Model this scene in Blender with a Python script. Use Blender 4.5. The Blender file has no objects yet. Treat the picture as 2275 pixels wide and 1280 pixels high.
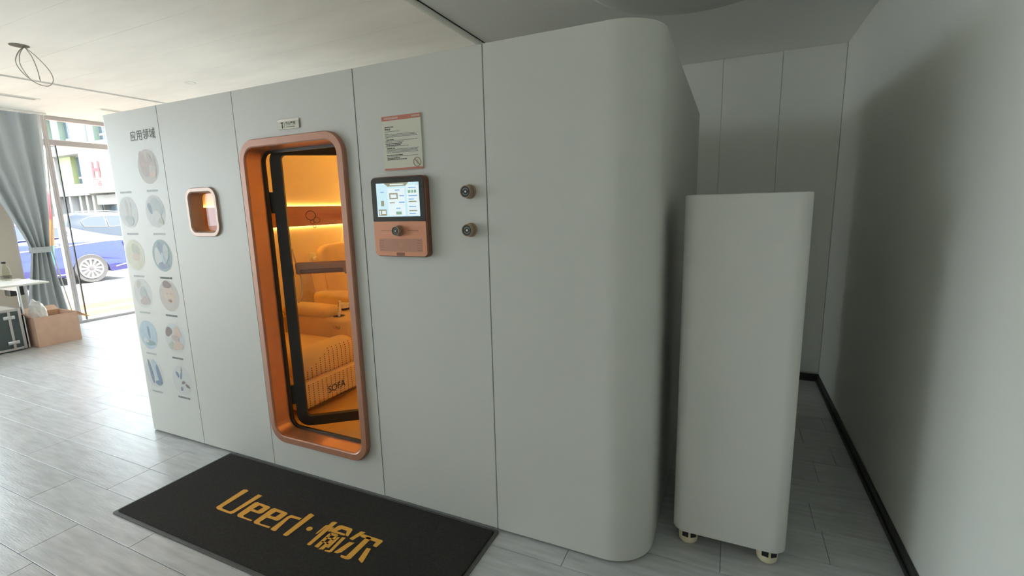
import bpy, bmesh, math, random
from mathutils import Vector, Matrix, noise
from mathutils.geometry import tessellate_polygon

scene = bpy.context.scene
COL = scene.collection
random.seed(11)
PI = math.pi

# ------------------------------------------------------------------ camera
CAM_YAW, CAM_PITCH, CAM_ROLL = -0.4344, -0.17119, 0.025426
CAM_POS = (0.0, -1.6713, 1.42)
cy_, sy_ = math.cos(CAM_YAW), math.sin(CAM_YAW)
cp_, sp_ = math.cos(CAM_PITCH), math.sin(CAM_PITCH)
fwd = Vector((sy_ * cp_, cy_ * cp_, sp_))
rgt = Vector((cy_, -sy_, 0))
dwn = fwd.cross(rgt)
c_, s_ = math.cos(CAM_ROLL), math.sin(CAM_ROLL)
rgt, dwn = c_ * rgt + s_ * dwn, -s_ * rgt + c_ * dwn
cam_data = bpy.data.cameras.new('camera')
cam_data.sensor_width = 36.0
cam_data.lens = 1048.0 / 2275.0 * 36.0
cam_data.clip_start, cam_data.clip_end = 0.02, 400
cam = bpy.data.objects.new('camera', cam_data)
COL.objects.link(cam)
cam.matrix_world = Matrix(((rgt.x, -dwn.x, -fwd.x, CAM_POS[0]), (rgt.y, -dwn.y, -fwd.y, CAM_POS[1]),
                           (rgt.z, -dwn.z, -fwd.z, CAM_POS[2]), (0, 0, 0, 1)))
scene.camera = cam

# ------------------------------------------------------------------ sky, sun, exposure
SKY_STRENGTH = 4.0
SUN_STRENGTH = 19.0
world = bpy.data.worlds.new('hazy_sky')
scene.world = world
world.use_nodes = True
bg = world.node_tree.nodes['Background']
bg.inputs[0].default_value = (0.80, 0.92, 1.0, 1)
bg.inputs[1].default_value = SKY_STRENGTH
sun_data = bpy.data.lights.new('sun', 'SUN')
sun_data.energy = SUN_STRENGTH
sun_data.angle = 0.02
sun_data.color = (1.0, 0.93, 0.83)
sun = bpy.data.objects.new('sun', sun_data)
COL.objects.link(sun)
sun.rotation_euler = (Vector((-0.26, -0.42, -0.87))).to_track_quat('-Z', 'Y').to_euler()
sun.location = (10, 14, 30)
scene.view_settings.view_transform = 'Standard'
scene.view_settings.look = 'None'
scene.view_settings.gamma = 1.0
scene.view_settings.use_curve_mapping = False
scene.view_settings.exposure = 1.16
scene.cycles.use_denoising = True
scene.cycles.max_bounces = 14
scene.cycles.diffuse_bounces = 8
scene.cycles.glossy_bounces = 5
scene.cycles.transparent_max_bounces = 16
scene.cycles.sample_clamp_indirect = 6.0


def portal(y0, y1, z0, z1, x):
    d = bpy.data.lights.new('window_portal', 'AREA')
    d.shape = 'RECTANGLE'
    d.size, d.size_y = (z1 - z0), (y1 - y0)
    d.cycles.is_portal = True
    o = bpy.data.objects.new('window_portal', d)
    COL.objects.link(o)
    o.location = (x, (y0 + y1) / 2, (z0 + z1) / 2)
    o.rotation_euler = (0, -PI / 2, 0)


portal(-4.9, 0.45, 0.05, 2.7, -8.06)
portal(1.05, 2.5, 0.05, 2.7, -8.06)

# ------------------------------------------------------------------ materials
def lin(c):
    r = []
    for v in c[:3]:
        v /= 255.0
        r.append(v / 12.92 if v <= 0.04045 else ((v + 0.055) / 1.055) ** 2.4)
    return (*r, 1.0)


MATS = {}


def mat(name, col, rough=0.5, metal=0.0, var=0.0, scale=6.0, bump=0.0, bscale=60.0, spec=0.5, stretch=None,
        emit=None, estr=0.0, coat=0.0, random_obj=0.0, trans=0.0):
    m = bpy.data.materials.new(name)
    m.use_nodes = True
    nt = m.node_tree
    b = nt.nodes['Principled BSDF']
    b.inputs['Base Color'].default_value = lin(col)
    b.inputs['Roughness'].default_value = rough
    b.inputs['Metallic'].default_value = metal
    b.inputs['Specular IOR Level'].default_value = spec
    b.inputs['Coat Weight'].default_value = coat
    b.inputs['Transmission Weight'].default_value = trans
    if emit:
        b.inputs['Emission Color'].default_value = lin(emit)
        b.inputs['Emission Strength'].default_value = estr
    tc = None
    if var or bump:
        tc = nt.nodes.new('ShaderNodeNewGeometry')
        mp = nt.nodes.new('ShaderNodeMapping')
        if stretch:
            mp.inputs['Scale'].default_value = stretch
        nt.links.new(tc.outputs['Position'], mp.inputs['Vector'])
    if var or random_obj:
        hs = nt.nodes.new('ShaderNodeHueSaturation')
        hs.inputs['Color'].default_value = lin(col)
        add = nt.nodes.new('ShaderNodeMath')
        add.operation = 'ADD'
        add.inputs[0].default_value = 1.0
        add.inputs[1].default_value = 0.0
        if var:
            n = nt.nodes.new('ShaderNodeTexNoise')
            n.inputs['Scale'].default_value = scale
            n.inputs['Detail'].default_value = 5
            nt.links.new(mp.outputs['Vector'], n.inputs['Vector'])
            mr = nt.nodes.new('ShaderNodeMapRange')
            mr.inputs[1].default_value, mr.inputs[2].default_value = 0.3, 0.7
            mr.inputs[3].default_value, mr.inputs[4].default_value = 1 - var, 1 + var
            nt.links.new(n.outputs['Fac'], mr.inputs[0])
            nt.links.new(mr.outputs[0], add.inputs[0])
        if random_obj:
            oi = nt.nodes.new('ShaderNodeObjectInfo')
            ge = nt.nodes.new('ShaderNodeNewGeometry')
            s = nt.nodes.new('ShaderNodeMath')
            s.operation = 'ADD'
            nt.links.new(oi.outputs['Random'], s.inputs[0])
            nt.links.new(ge.outputs['Random Per Island'], s.inputs[1])
            fr = nt.nodes.new('ShaderNodeMath')
            fr.operation = 'FRACT'
            nt.links.new(s.outputs[0], fr.inputs[0])
            mr2 = nt.nodes.new('ShaderNodeMapRange')
            mr2.inputs[3].default_value, mr2.inputs[4].default_value = -random_obj, random_obj
            nt.links.new(fr.outputs[0], mr2.inputs[0])
            nt.links.new(mr2.outputs[0], add.inputs[1])
        nt.links.new(add.outputs[0], hs.inputs['Value'])
        nt.links.new(hs.outputs['Color'], b.inputs['Base Color'])
    if bump:
        n2 = nt.nodes.new('ShaderNodeTexNoise')
        n2.inputs['Scale'].default_value = bscale
        n2.inputs['Detail'].default_value = 4
        nt.links.new(mp.outputs['Vector'], n2.inputs['Vector'])
        bp = nt.nodes.new('ShaderNodeBump')
        bp.inputs['Strength'].default_value = bump
        bp.inputs['Distance'].default_value = 0.01
        nt.links.new(n2.outputs['Fac'], bp.inputs['Height'])
        nt.links.new(bp.outputs['Normal'], b.inputs['Normal'])
    MATS[name] = m
    return m


def glass_mat(name, tint=(1, 1, 1), refl=0.06):
    m = bpy.data.materials.new(name)
    m.use_nodes = True
    nt = m.node_tree
    nt.nodes.clear()
    out = nt.nodes.new('ShaderNodeOutputMaterial')
    mix = nt.nodes.new('ShaderNodeMixShader')
    tr = nt.nodes.new('ShaderNodeBsdfTransparent')
    tr.inputs[0].default_value = (*tint, 1)
    gl = nt.nodes.new('ShaderNodeBsdfGlossy')
    gl.inputs['Roughness'].default_value = 0.02
    lw = nt.nodes.new('ShaderNodeLayerWeight')
    lw.inputs[0].default_value = 0.5
    pw = nt.nodes.new('ShaderNodeMath')
    pw.operation = 'POWER'
    pw.inputs[1].default_value = 4.0
    nt.links.new(lw.outputs['Facing'], pw.inputs[0])
    fr = nt.nodes.new('ShaderNodeMath')
    fr.operation = 'MULTIPLY_ADD'
    fr.inputs[1].default_value = 0.5
    fr.inputs[2].default_value = refl * 0.4
    nt.links.new(pw.outputs[0], fr.inputs[0])
    nt.links.new(fr.outputs[0], mix.inputs[0])
    nt.links.new(tr.outputs[0], mix.inputs[1])
    nt.links.new(gl.outputs[0], mix.inputs[2])
    nt.links.new(mix.outputs[0], out.inputs[0])
    MATS[name] = m
    return m


M = MATS
mat('wall_paint', (214, 216, 208), 0.7, var=0.015, scale=1.5, bump=0.05, bscale=120)
mat('panel_paint', (236, 237, 230), 0.7, var=0.01, scale=1.5)
mat('pier_paint', (186, 178, 164), 0.7, var=0.02, scale=2)
mat('ceiling_white', (245, 242, 237), 0.8, var=0.05, scale=2.0, stretch=(0.6, 2.2, 1), bump=0.06, bscale=8)
mat('ceiling_grey', (246, 247, 245), 0.75, var=0.015, scale=1.2)
mat('trim_grey', (236, 236, 232), 0.6, var=0.01)
mat('dark_gap', (38, 38, 36), 0.9, var=0.05)
mat('skirting', (58, 58, 54), 0.55, var=0.08, scale=20)
mat('plank', (184, 186, 186), 0.28, var=0.16, scale=7, stretch=(0.7, 5.5, 1), random_obj=0.05, bump=0.08, bscale=30)
mat('grout', (140, 140, 136), 0.8, var=0.05)
mat('booth_white', (199, 199, 192), 0.42, var=0.008, scale=2, coat=0.0)
mat('cabinet_white', (202, 202, 196), 0.45, var=0.008, scale=3)
mat('copper', (172, 122, 98), 0.38, metal=0.2, var=0.03, scale=20, bump=0.02, bscale=300)
mat('copper_plastic', (202, 138, 106), 0.45, metal=0.25, var=0.02, scale=30)
mat('copper_dark', (128, 86, 66), 0.4, metal=0.4, var=0.03)
mat('wood_band', (172, 112, 76), 0.35, var=0.1, scale=8, stretch=(1, 0.5, 9))
mat('interior_cream', (242, 232, 212), 0.55, var=0.015, scale=3)
mat('interior_floor', (228, 190, 130), 0.16, var=0.04, scale=10)
mat('copper_lit', (200, 150, 116), 0.34, metal=0.75, var=0.03, scale=20)  # copper made lighter and shinier to stand for interior glow on the jamb
mat('rose_metal', (172, 148, 134), 0.4, metal=0.4, var=0.03, scale=20)
mat('gasket', (34, 32, 31), 0.45, var=0.1, scale=30)
mat('door_frame_dark', (44, 42, 40), 0.4, metal=0.2, var=0.06, scale=20)
mat('sofa_leather', (230, 200, 138), 0.5, var=0.035, scale=9, bump=0.12, bscale=180)
mat('handle_brown', (172, 122, 92), 0.4, var=0.05)
mat('sofa_seam', (96, 62, 34), 0.7, var=0.05)
mat('perforation', (58, 34, 20), 0.8, var=0.05)
mat('led', (255, 190, 90), 0.5, emit=(255, 210, 102), estr=14.5)
mat('chrome', (200, 200, 200), 0.18, metal=1.0, var=0.02)
mat('brushed_steel', (165, 158, 148), 0.35, metal=0.9, var=0.04, scale=40)
mat('bronze', (160, 136, 114), 0.35, metal=0.4, var=0.04, scale=30)
mat('black_glass', (16, 17, 19), 0.08, var=0.05, coat=0.3)
mat('black_plastic', (28, 28, 28), 0.45, var=0.08, scale=40)
mat('white_plastic', (236, 232, 220), 0.4, var=0.015, scale=20)
mat('cream_plastic', (226, 214, 182), 0.4, var=0.03, scale=20)
mat('ink', (45, 45, 42), 0.8, var=0.05)
mat('ink_soft', (120, 124, 122), 0.8, var=0.05)
mat('notice_paper', (206, 203, 186), 0.45, var=0.01)
mat('notice_red', (186, 112, 92), 0.45, var=0.03)
mat('gold_ring', (120, 96, 62), 0.4, var=0.04)
mat('screen', (205, 228, 238), 0.3, emit=(188, 222, 236), estr=0.27, var=0.01)
mat('screen_pale', (230, 240, 244), 0.3, emit=(222, 238, 244), estr=0.25, var=0.01)
mat('screen_blue', (120, 160, 205), 0.3, emit=(130, 165, 205), estr=0.3, var=0.01)
mat('screen_tan', (150, 145, 120), 0.3, emit=(150, 145, 118), estr=0.22, var=0.02)
mat('screen_green', (130, 165, 140), 0.3, emit=(130, 168, 140), estr=0.26, var=0.02)
mat('mat_pile', (52, 49, 45), 0.95, var=0.22, scale=90, bump=0.8, bscale=420, spec=0.2)
mat('mat_rubber', (84, 84, 80), 0.6, var=0.1, scale=40)
mat('mat_gold', (226, 166, 58), 0.8, var=0.08, scale=120, bump=0.3, bscale=400)
mat('aluminium', (190, 184, 184), 0.4, metal=0.3, var=0.02)
mat('curtain', (176, 184, 188), 0.85, var=0.04, scale=14, stretch=(1, 1, 0.1))
mat('curtain_hem', (205, 203, 196), 0.85, var=0.03)
mat('cardboard', (214, 178, 156), 0.85, var=0.05, scale=12)
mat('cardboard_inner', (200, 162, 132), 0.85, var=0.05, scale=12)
mat('case_panel', (72, 84, 84), 0.5, var=0.06, scale=25)
mat('table_white', (236, 234, 228), 0.3, var=0.01)
mat('wire_white', (176, 170, 158), 0.6, var=0.03)
mat('slot_dark', (104, 100, 92), 0.8, var=0.04)
mat('lamp_dome', (206, 208, 204), 0.5, var=0.01)
mat('pavement', (120, 94, 80), 0.85, var=0.06, scale=5, random_obj=0.05)
mat('tactile_yellow', (136, 98, 16), 0.8, var=0.06, scale=12, random_obj=0.04)
mat('kerb_stone', (134, 126, 118), 0.85, var=0.05)
mat('asphalt', (120, 118, 116), 0.9, var=0.08, scale=4, bump=0.1)
mat('car_blue', (14, 28, 92), 0.22, metal=0.35, var=0.03, scale=2, coat=0.8)
mat('car_dark', (26, 34, 46), 0.25, metal=0.4, var=0.03, scale=2, coat=0.8)
mat('car_silver', (150, 160, 166), 0.28, metal=0.5, var=0.03, scale=2, coat=0.6)
mat('car_glass', (40, 46, 58), 0.06, var=0.05, coat=0.5)
mat('tyre', (62, 60, 60), 0.8, var=0.08)
mat('alloy', (218, 216, 216), 0.3, metal=0.4, var=0.02)
mat('wheel_dark', (70, 66, 70), 0.6, var=0.1)
mat('tail_red', (205, 40, 38), 0.25, var=0.05)
mat('facade_grey', (112, 111, 108), 0.8, var=0.04, scale=0.6)
mat('facade_light', (140, 136, 130), 0.8, var=0.03, scale=0.6)
mat('facade_white', (160, 156, 154), 0.7, var=0.02, scale=0.6)
mat('facade_lime', (140, 148, 104), 0.7, var=0.05, scale=1, stretch=(6, 1, 0.5))
mat('facade_mint', (124, 140, 126), 0.7, var=0.05, scale=1, stretch=(6, 1, 0.5))
mat('facade_window', (62, 76, 84), 0.15, var=0.08, scale=0.7)
mat('facade_dark', (66, 64, 66), 0.6, var=0.06, scale=0.6)
mat('sign_cream', (168, 158, 138), 0.6, var=0.02)
mat('sign_red', (150, 16, 30), 0.5, var=0.03)
mat('flag_red', (226, 60, 70), 0.8, var=0.03)
mat('flag_orange', (240, 120, 60), 0.8, var=0.03)
mat('flag_teal', (110, 165, 175), 0.8, var=0.03)
mat('hedge', (80, 108, 40), 0.9, var=0.2, scale=6)
mat('print_beige', (182, 176, 166), 0.5, var=0.05, scale=30)
mat('print_rose', (176, 160, 152), 0.5, var=0.06, scale=40)
mat('print_grey', (168, 176, 174), 0.5, var=0.06, scale=40)
mat('print_cream', (200, 198, 176), 0.5, var=0.04, scale=40)
mat('print_teal', (134, 156, 156), 0.5, var=0.08, scale=40)
mat('print_blue', (168, 188, 198), 0.5, var=0.05, scale=40)
mat('print_slate', (120, 134, 152), 0.5, var=0.08, scale=40)
mat('print_faint', (192, 194, 191), 0.5, var=0.02, scale=40)
mat('print_skin', (196, 176, 158), 0.5, var=0.05, scale=40)
mat('print_brown', (122, 102, 92), 0.5, var=0.08, scale=40)
mat('print_olive', (170, 176, 156), 0.5, var=0.06, scale=40)
glass_mat('clear_glass')
glass_mat('tinted_bottle', (0.86, 0.88, 0.82))
bag = mat('bag_plastic', (226, 228, 226), 0.3, var=0.03, scale=20, bump=0.5, bscale=30)

# ------------------------------------------------------------------ mesh helpers
WLOC = {}


def wloc(o):
    return WLOC.get(o.name, Vector((0, 0, 0))) if o else Vector((0, 0, 0))


def empty(name, loc, label=None, cat=None, group=None, kind=None):
    o = bpy.data.objects.new(name, None)
    COL.objects.link(o)
    o.location = loc
    o.empty_display_size = 0.05
    WLOC[o.name] = Vector(loc)
    return tag(o, label, cat, group, kind)


def tag(o, label=None, cat=None, group=None, kind=None):
    if label:
        o['label'] = label
    if cat:
        o['category'] = cat
    if group:
        o['group'] = group
    if kind:
        o['kind'] = kind
    return o


def mk(name, verts, faces, m, parent=None, smooth=False, fmats=None, angle=None):
    """Mesh object from world-space vertices; its origin goes to the middle of its bounds."""
    vs = [Vector(v) for v in verts]
    lo = Vector((min(v.x for v in vs), min(v.y for v in vs), min(v.z for v in vs)))
    hi = Vector((max(v.x for v in vs), max(v.y for v in vs), max(v.z for v in vs)))
    c = (lo + hi) / 2
    me = bpy.data.meshes.new(name)
    me.from_pydata([v - c for v in vs], [], faces)
    ms = m if isinstance(m, (list, tuple)) else [m]
    for x in ms:
        me.materials.append(MATS[x])
    if fmats:
        for p, i in zip(me.polygons, fmats):
            p.material_index = i
    bm = bmesh.new()
    bm.from_mesh(me)
    bmesh.ops.recalc_face_normals(bm, faces=bm.faces)
    if angle is not None:
        for e in bm.edges:
            if len(e.link_faces) == 2 and e.calc_face_angle(0) > angle:
                e.smooth = False
        smooth = True
    for f in bm.faces:
        f.smooth = smooth
    bm.to_mesh(me)
    bm.free()
    o = bpy.data.objects.new(name, me)
    COL.objects.link(o)
    o.parent = parent
    o.location = c - wloc(parent)
    WLOC[o.name] = c
    return o


def box_geo(x0, x1, y0, y1, z0, z1, bev=0.0, seg=2):
    bm = bmesh.new()
    bmesh.ops.create_cube(bm, size=1.0)
    for v in bm.verts:
        v.co = Vector(((x0 + x1) / 2 + v.co.x * (x1 - x0), (y0 + y1) / 2 + v.co.y * (y1 - y0),
                       (z0 + z1) / 2 + v.co.z * (z1 - z0)))
    if bev > 0:
        bmesh.ops.bevel(bm, geom=list(bm.edges), offset=bev, segments=seg, profile=0.5, affect='EDGES')
    bm.verts.index_update()
    vs = [v.co.copy() for v in bm.verts]
    fs = [[v.index for v in f.verts] for f in bm.faces]
    bm.free()
    return vs, fs


def box(name, x0, x1, y0, y1, z0, z1, m, parent=None, bev=0.0, seg=2):
    vs, fs = box_geo(x0, x1, y0, y1, z0, z1, bev, seg)
    return mk(name, vs, fs, m, parent, angle=0.6 if bev else None)


def join(geos):
    V, F = [], []
    for vs, fs in geos:
        o = len(V)
        V += vs
        F += [[i + o for i in f] for f in fs]
    return V, F


def xf(geo, fn):
    return [Vector(fn(v)) for v in geo[0]], geo[1]


def loft(loops, cap0=True, cap1=True, close=True):
    """Skin a list of equal-length closed loops."""
    n = len(loops[0])
    V = [Vector(v) for l in loops for v in l]
    F = []
    for k in range(len(loops) - 1):
        for i in range(n if close else n - 1):
            j = (i + 1) % n
            F.append([k * n + i, k * n + j, (k + 1) * n + j, (k + 1) * n + i])
    if cap0:
        F.append(list(range(n))[::-1])
    if cap1:
        F.append([(len(loops) - 1) * n + i for i in range(n)])
    return V, F


def rrect(cx, cz, w, h, r, n=6):
    """Rounded rectangle outline as 2D points."""
    r = min(r, w / 2 - 1e-5, h / 2 - 1e-5)
    pts = []
    for sx, sz, a0 in ((1, 1, 0), (-1, 1, 90), (-1, -1, 180), (1, -1, 270)):
        for k in range(n + 1):
            a = math.radians(a0 + 90 * k / n)
            pts.append((cx + sx * (w / 2 - r) + r * math.cos(a), cz + sz * (h / 2 - r) + r * math.sin(a)))
    return pts


def plate(outer, holes, place, t0, t1):
    """Plate with holes: 2D loops, place(u, v, t) -> 3D."""
    loops = [outer] + holes
    pts = [p for l in loops for p in l]
    tris = tessellate_polygon([[Vector((p[0], p[1], 0)) for p in l] for l in loops])
    n = len(pts)
    V = [Vector(place(p[0], p[1], t0)) for p in pts] + [Vector(place(p[0], p[1], t1)) for p in pts]
    F = [list(t) for t in tris] + [[i + n for i in reversed(t)] for t in tris]
    s = 0
    for l in loops:
        for i in range(len(l)):
            j = (i + 1) % len(l)
            F.append([s + i, s + j, n + s + j, n + s + i])
        s += len(l)
    return V, F


def front(u, v, t):
    return (u, t, v)


def tube(path, r, n=8, cap=True):
    """Round tube along a list of points; r may be a list."""
    P = [Vector(p) for p in path]
    rs = r if isinstance(r, (list, tuple)) else [r] * len(P)
    loops = []
    up = None
    for i, p in enumerate(P):
        d = (P[min(i + 1, len(P) - 1)] - P[max(i - 1, 0)]).normalized()
        if up is None:
            up = d.orthogonal().normalized()
        up = (up - d * up.dot(d)).normalized()
        b = d.cross(up)
        loops.append([p + rs[i] * (math.cos(2 * PI * k / n) * up + math.sin(2 * PI * k / n) * b) for k in range(n)])
    return loft(loops, cap, cap)


def bez(pts, n=10):
    """Catmull-Rom through the points."""
    P = [Vector(p) for p in pts]
    P = [2 * P[0] - P[1]] + P + [2 * P[-1] - P[-2]]
    out = []
    for i in range(1, len(P) - 2):
        for k in range(n):
            t = k / n
            a, b, c, d = P[i - 1], P[i], P[i + 1], P[i + 2]
            out.append(0.5 * ((2 * b) + (-a + c) * t + (2 * a - 5 * b + 4 * c - d) * t * t + (-a + 3 * b - 3 * c + d) * t ** 3))
    out.append(P[-2])
    return out


def lathe(profile, origin, axis='z', n=24, closed=True):
    """Profile of (radius, along) pairs turned about an axis through origin."""
    o = Vector(origin)
    loops = []
    for r, a in profile:
        l = []
        for k in range(n):
            t = 2 * PI * k / n
            c, s = r * math.cos(t), r * math.sin(t)
            l.append(o + Vector({'z': (c, s, a), 'y': (c, a, s), 'x': (a, c, s)}[axis]))
        loops.append(l)
    return loft(loops, closed, closed)


def cushion(x0, x1, y0, y1, z0, z1, r, bulge=0.02, sub=2):
    """Soft padded block."""
    bm = bmesh.new()
    bmesh.ops.create_cube(bm, size=1.0)
    for v in bm.verts:
        v.co = Vector(((x0 + x1) / 2 + v.co.x * (x1 - x0), (y0 + y1) / 2 + v.co.y * (y1 - y0),
                       (z0 + z1) / 2 + v.co.z * (z1 - z0)))
    bmesh.ops.bevel(bm, geom=list(bm.edges), offset=r, segments=4, profile=0.5, affect='EDGES')
    bmesh.ops.subdivide_edges(bm, edges=[e for e in bm.edges if e.calc_length() > 0.09], cuts=4, use_grid_fill=True)
    c = Vector(((x0 + x1) / 2, (y0 + y1) / 2, (z0 + z1) / 2))
    h = Vector(((x1 - x0) / 2, (y1 - y0) / 2, (z1 - z0) / 2))
    for v in bm.verts:
        d = v.co - c
        u = Vector((d.x / h.x, d.y / h.y, d.z / h.z))
        for i, (a, b) in enumerate(((1, 2), (0, 2), (0, 1))):
            v.co[i] += bulge * u[i] * max(0, 1 - u[a] ** 2) * max(0, 1 - u[b] ** 2)
    bm.verts.index_update()
    vs = [v.co.copy() for v in bm.verts]
    fs = [[v.index for v in f.verts] for f in bm.faces]
    bm.free()
    return vs, fs


def lettering(name, text, size, place, m, parent=None, thick=0.0006, bold=0.0, align='CENTER', squeeze=1.0):
    """Flat lettering; place(u, v, t) -> world."""
    cu = bpy.data.curves.new(name, 'FONT')
    cu.body = text
    cu.size = size
    cu.align_x = align
    cu.align_y = 'CENTER'
    cu.offset = bold
    tmp = bpy.data.objects.new(name, cu)
    COL.objects.link(tmp)
    dg = bpy.context.evaluated_depsgraph_get()
    me = bpy.data.meshes.new_from_object(tmp.evaluated_get(dg))
    vs = [Vector(place(v.co.x * squeeze, v.co.y, thick)) for v in me.vertices]
    fs = [list(p.vertices) for p in me.polygons]
    bpy.data.objects.remove(tmp)
    bpy.data.curves.remove(cu)
    bpy.data.meshes.remove(me)
    return mk(name, vs, fs, m, parent)

# ================================================================== THE SETTING
XW, XR, YB, YF = -8.0, 0.688, 2.55, -5.2      # glazing, right wall, back wall, wall behind the camera
ZL, ZR = 2.71, 2.4976                          # high ceiling, lowered ceiling over the booth
XS = -1.59                                     # where the ceiling steps down

floor = box('floor', XW - 0.06, XR + 0.1, YF - 0.1, YB + 0.1, -0.14, -0.006, 'grout')
tag(floor, 'grey wood-look plank floor with a soft daylight sheen', None, kind='structure')
PW, PL = 0.21, 0.91
pv, pf = box_geo(-PL / 2 + 0.001, PL / 2 - 0.001, -PW / 2 + 0.001, PW / 2 - 0.001, -0.006, 0.006, 0.0012, 1)
plank_mesh = bpy.data.meshes.new('plank')
plank_mesh.from_pydata(pv, [], pf)
plank_mesh.materials.append(MATS['plank'])
fixed = {0: -2.31, 1: -2.93, 2: -2.95, 3: -3.28}
rest = []
for k in range(-22, 17):
    y0 = -0.72 + PW * k
    ya, yb = max(y0, YF), min(y0 + PW, YB)
    if yb - ya < 0.02:
        continue
    j0 = fixed.get(k, random.uniform(-PL, 0))
    x = j0 - PL * math.ceil((j0 - XW) / PL)
    while x < XR:
        xa, xb = max(x, XW), min(x + PL, XR)
        x += PL
        if xb - xa < 0.03 or (xa > -3.4 and xb < -0.3 and ya > 0.06 and yb < 2.0):
            continue
        cx, cyy = (xa + xb) / 2, (ya + yb) / 2
        if yb > -1.35:
            o = bpy.data.objects.new('plank', plank_mesh)
            COL.objects.link(o)
            o.parent = floor
            o.location = Vector((cx, cyy, -0.006)) - wloc(floor)
            o.scale = ((xb - xa) / PL, (yb - ya) / PW, 1)
        else:
            rest.append(box_geo(xa + 0.001, xb - 0.001, ya + 0.001, yb - 0.001, -0.012, 0.0))
v, f = join(rest)
o = mk('plank_field', v, f, 'plank', floor)
o['kind'] = 'stuff'

# high white ceiling of plasterboard strips
ceil = box('ceiling', XW - 0.1, XS, YF - 0.1, YB + 0.1, ZL + 0.006, ZL + 0.12, 'ceiling_white')
tag(ceil, 'high white plasterboard ceiling with faint board joints', None, kind='structure')
JW = 0.4275
for k in range(-13, 7):
    ya, yb = max(0.04 + JW * k, YF), min(0.04 + JW * (k + 1), YB)
    if yb - ya > 0.02:
        for xa, xb in ((XW, -6.085), (-6.045, XS)):
            vs, fs = box_geo(xa + 0.001, xb - 0.001, ya + 0.0012, yb - 0.0012, ZL, ZL + 0.0065)
            mk('board', vs, fs, 'ceiling_white', ceil)
lowceil = box('ceiling', XS, XR + 0.1, YF - 0.1, YB + 0.1, ZR, ZL + 0.12, 'ceiling_grey')
tag(lowceil, 'lowered grey ceiling over the booth and the narrow passage', None, kind='structure')
trim = box('trim_1', XS - 0.008, XS + 0.042, YF, YB, ZR - 0.010, ZR + 0.03, 'trim_grey', bev=0.002)
tag(trim, 'pale edge strip where the ceiling steps down', None, kind='structure')
tag(box('trim_2', XS + 0.043, XS + 0.047, YF, YB, ZR - 0.004, ZR + 0.004, 'dark_gap'),
    'dark shadow joint beside the pale ceiling edge strip', None, kind='structure')
t3 = empty('trim_3', (-6.065, -1.3, ZL), 'double-lipped ceiling track running towards the back wall', None, kind='structure')
box('track_channel', -6.085, -6.045, YF, YB, ZL + 0.003, ZL + 0.006, 'slot_dark', t3)
for xx in (-6.086, -6.050):
    box('track_lip', xx, xx + 0.006, YF, YB, ZL - 0.006, ZL + 0.004, 'trim_grey', t3)

# walls
tag(box('wall_right', XR, XR + 0.12, YF - 0.1, YB + 0.1, 0, ZR + 0.1, 'wall_paint'),
    'plain white wall along the narrow passage', None, kind='structure')
wb = box('wall_back', XW - 0.1, XR + 0.12, YB, YB + 0.12, 0, ZL + 0.1, 'panel_paint')
tag(wb, 'white panelled wall behind the booth', None, kind='structure')
xs = [-1.711, -1.31, -0.909, -0.509, -0.109, 0.292, XR - 0.002]
for a, b in zip(xs, xs[1:]):
    box('wall_panel', a + 0.0015, b - 0.0015, YB - 0.008, YB + 0.001, 0.07, ZR - 0.004, 'panel_paint', wb, bev=0.0015, seg=1)
tag(box('wall_front', XW - 0.1, XR + 0.12, YF - 0.12, YF, 0, ZL + 0.1, 'wall_paint'),
    'plain white wall behind the camera', None, kind='structure')
bb = empty('baseboard_right', (XR, -1.3, 0), 'dark skirting with a rounded lip along the passage wall', None, kind='structure')
box('skirting_board', XR - 0.012, XR, YF, YB - 0.012, 0.0, 0.055, 'skirting', bb, bev=0.003)
box('skirting_lip', XR - 0.024, XR - 0.012, YF, YB - 0.024, 0.0, 0.018, 'skirting', bb, bev=0.004)
tag(box('baseboard_back', -0.2, XR - 0.001, YB - 0.024, YB - 0.009, 0, 0.06, 'skirting', bev=0.003),
    'dark skirting along the panelled back wall', None, kind='structure')
tag(box('wall_left', XW - 0.10, XW + 0.05, 0.45, 1.05, 0, ZL, 'pier_paint'),
    'beige pier between the shop windows', None, kind='structure')


def glazing(name, y0, y1, label, edge=None):
    e = empty(name, (XW, (y0 + y1) / 2, 0), label, None, kind='structure')
    w = 0.03
    box('sill_bar', XW - 0.04, XW + 0.02, y0, y1, 0.0, 0.035, 'aluminium', e, bev=0.003)
    box('head_bar', XW - 0.04, XW + 0.02, y0, y1, ZL - 0.05, ZL, 'aluminium', e, bev=0.003)
    box('transom', XW - 0.045, XW + 0.03, y0 + w, y1 - w, 2.345, 2.415, 'aluminium', e, bev=0.004)
    for a in (y0, y1 - w):
        box('mullion', XW - 0.045, XW + 0.03, a, a + w, 0.0, ZL, 'aluminium', e, bev=0.004)
    for za, zb in ((0.035, 2.345), (2.415, ZL - 0.05)):
        box('pane', XW - 0.014, XW - 0.006, y0 + w, y1 - w, za, zb, 'clear_glass', e)
    if edge:
        box('glass_door_edge', XW - 0.022, XW + 0.004, edge, edge + 0.012, 0.035, 2.345, 'skirting', e)
    return e


glazing('window_1', -5.1, -2.35, 'shop window pane farthest from the booth')
glazing('window_2', -2.35, 0.45, 'shop window pane before the beige pier')
glazing('window_3', 1.05, 1.54, 'narrow shop window behind the gathered grey curtain')
glazing('window_4', 1.54, 2.54, 'tall shop window looking onto the parked blue car', edge=1.625)

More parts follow.
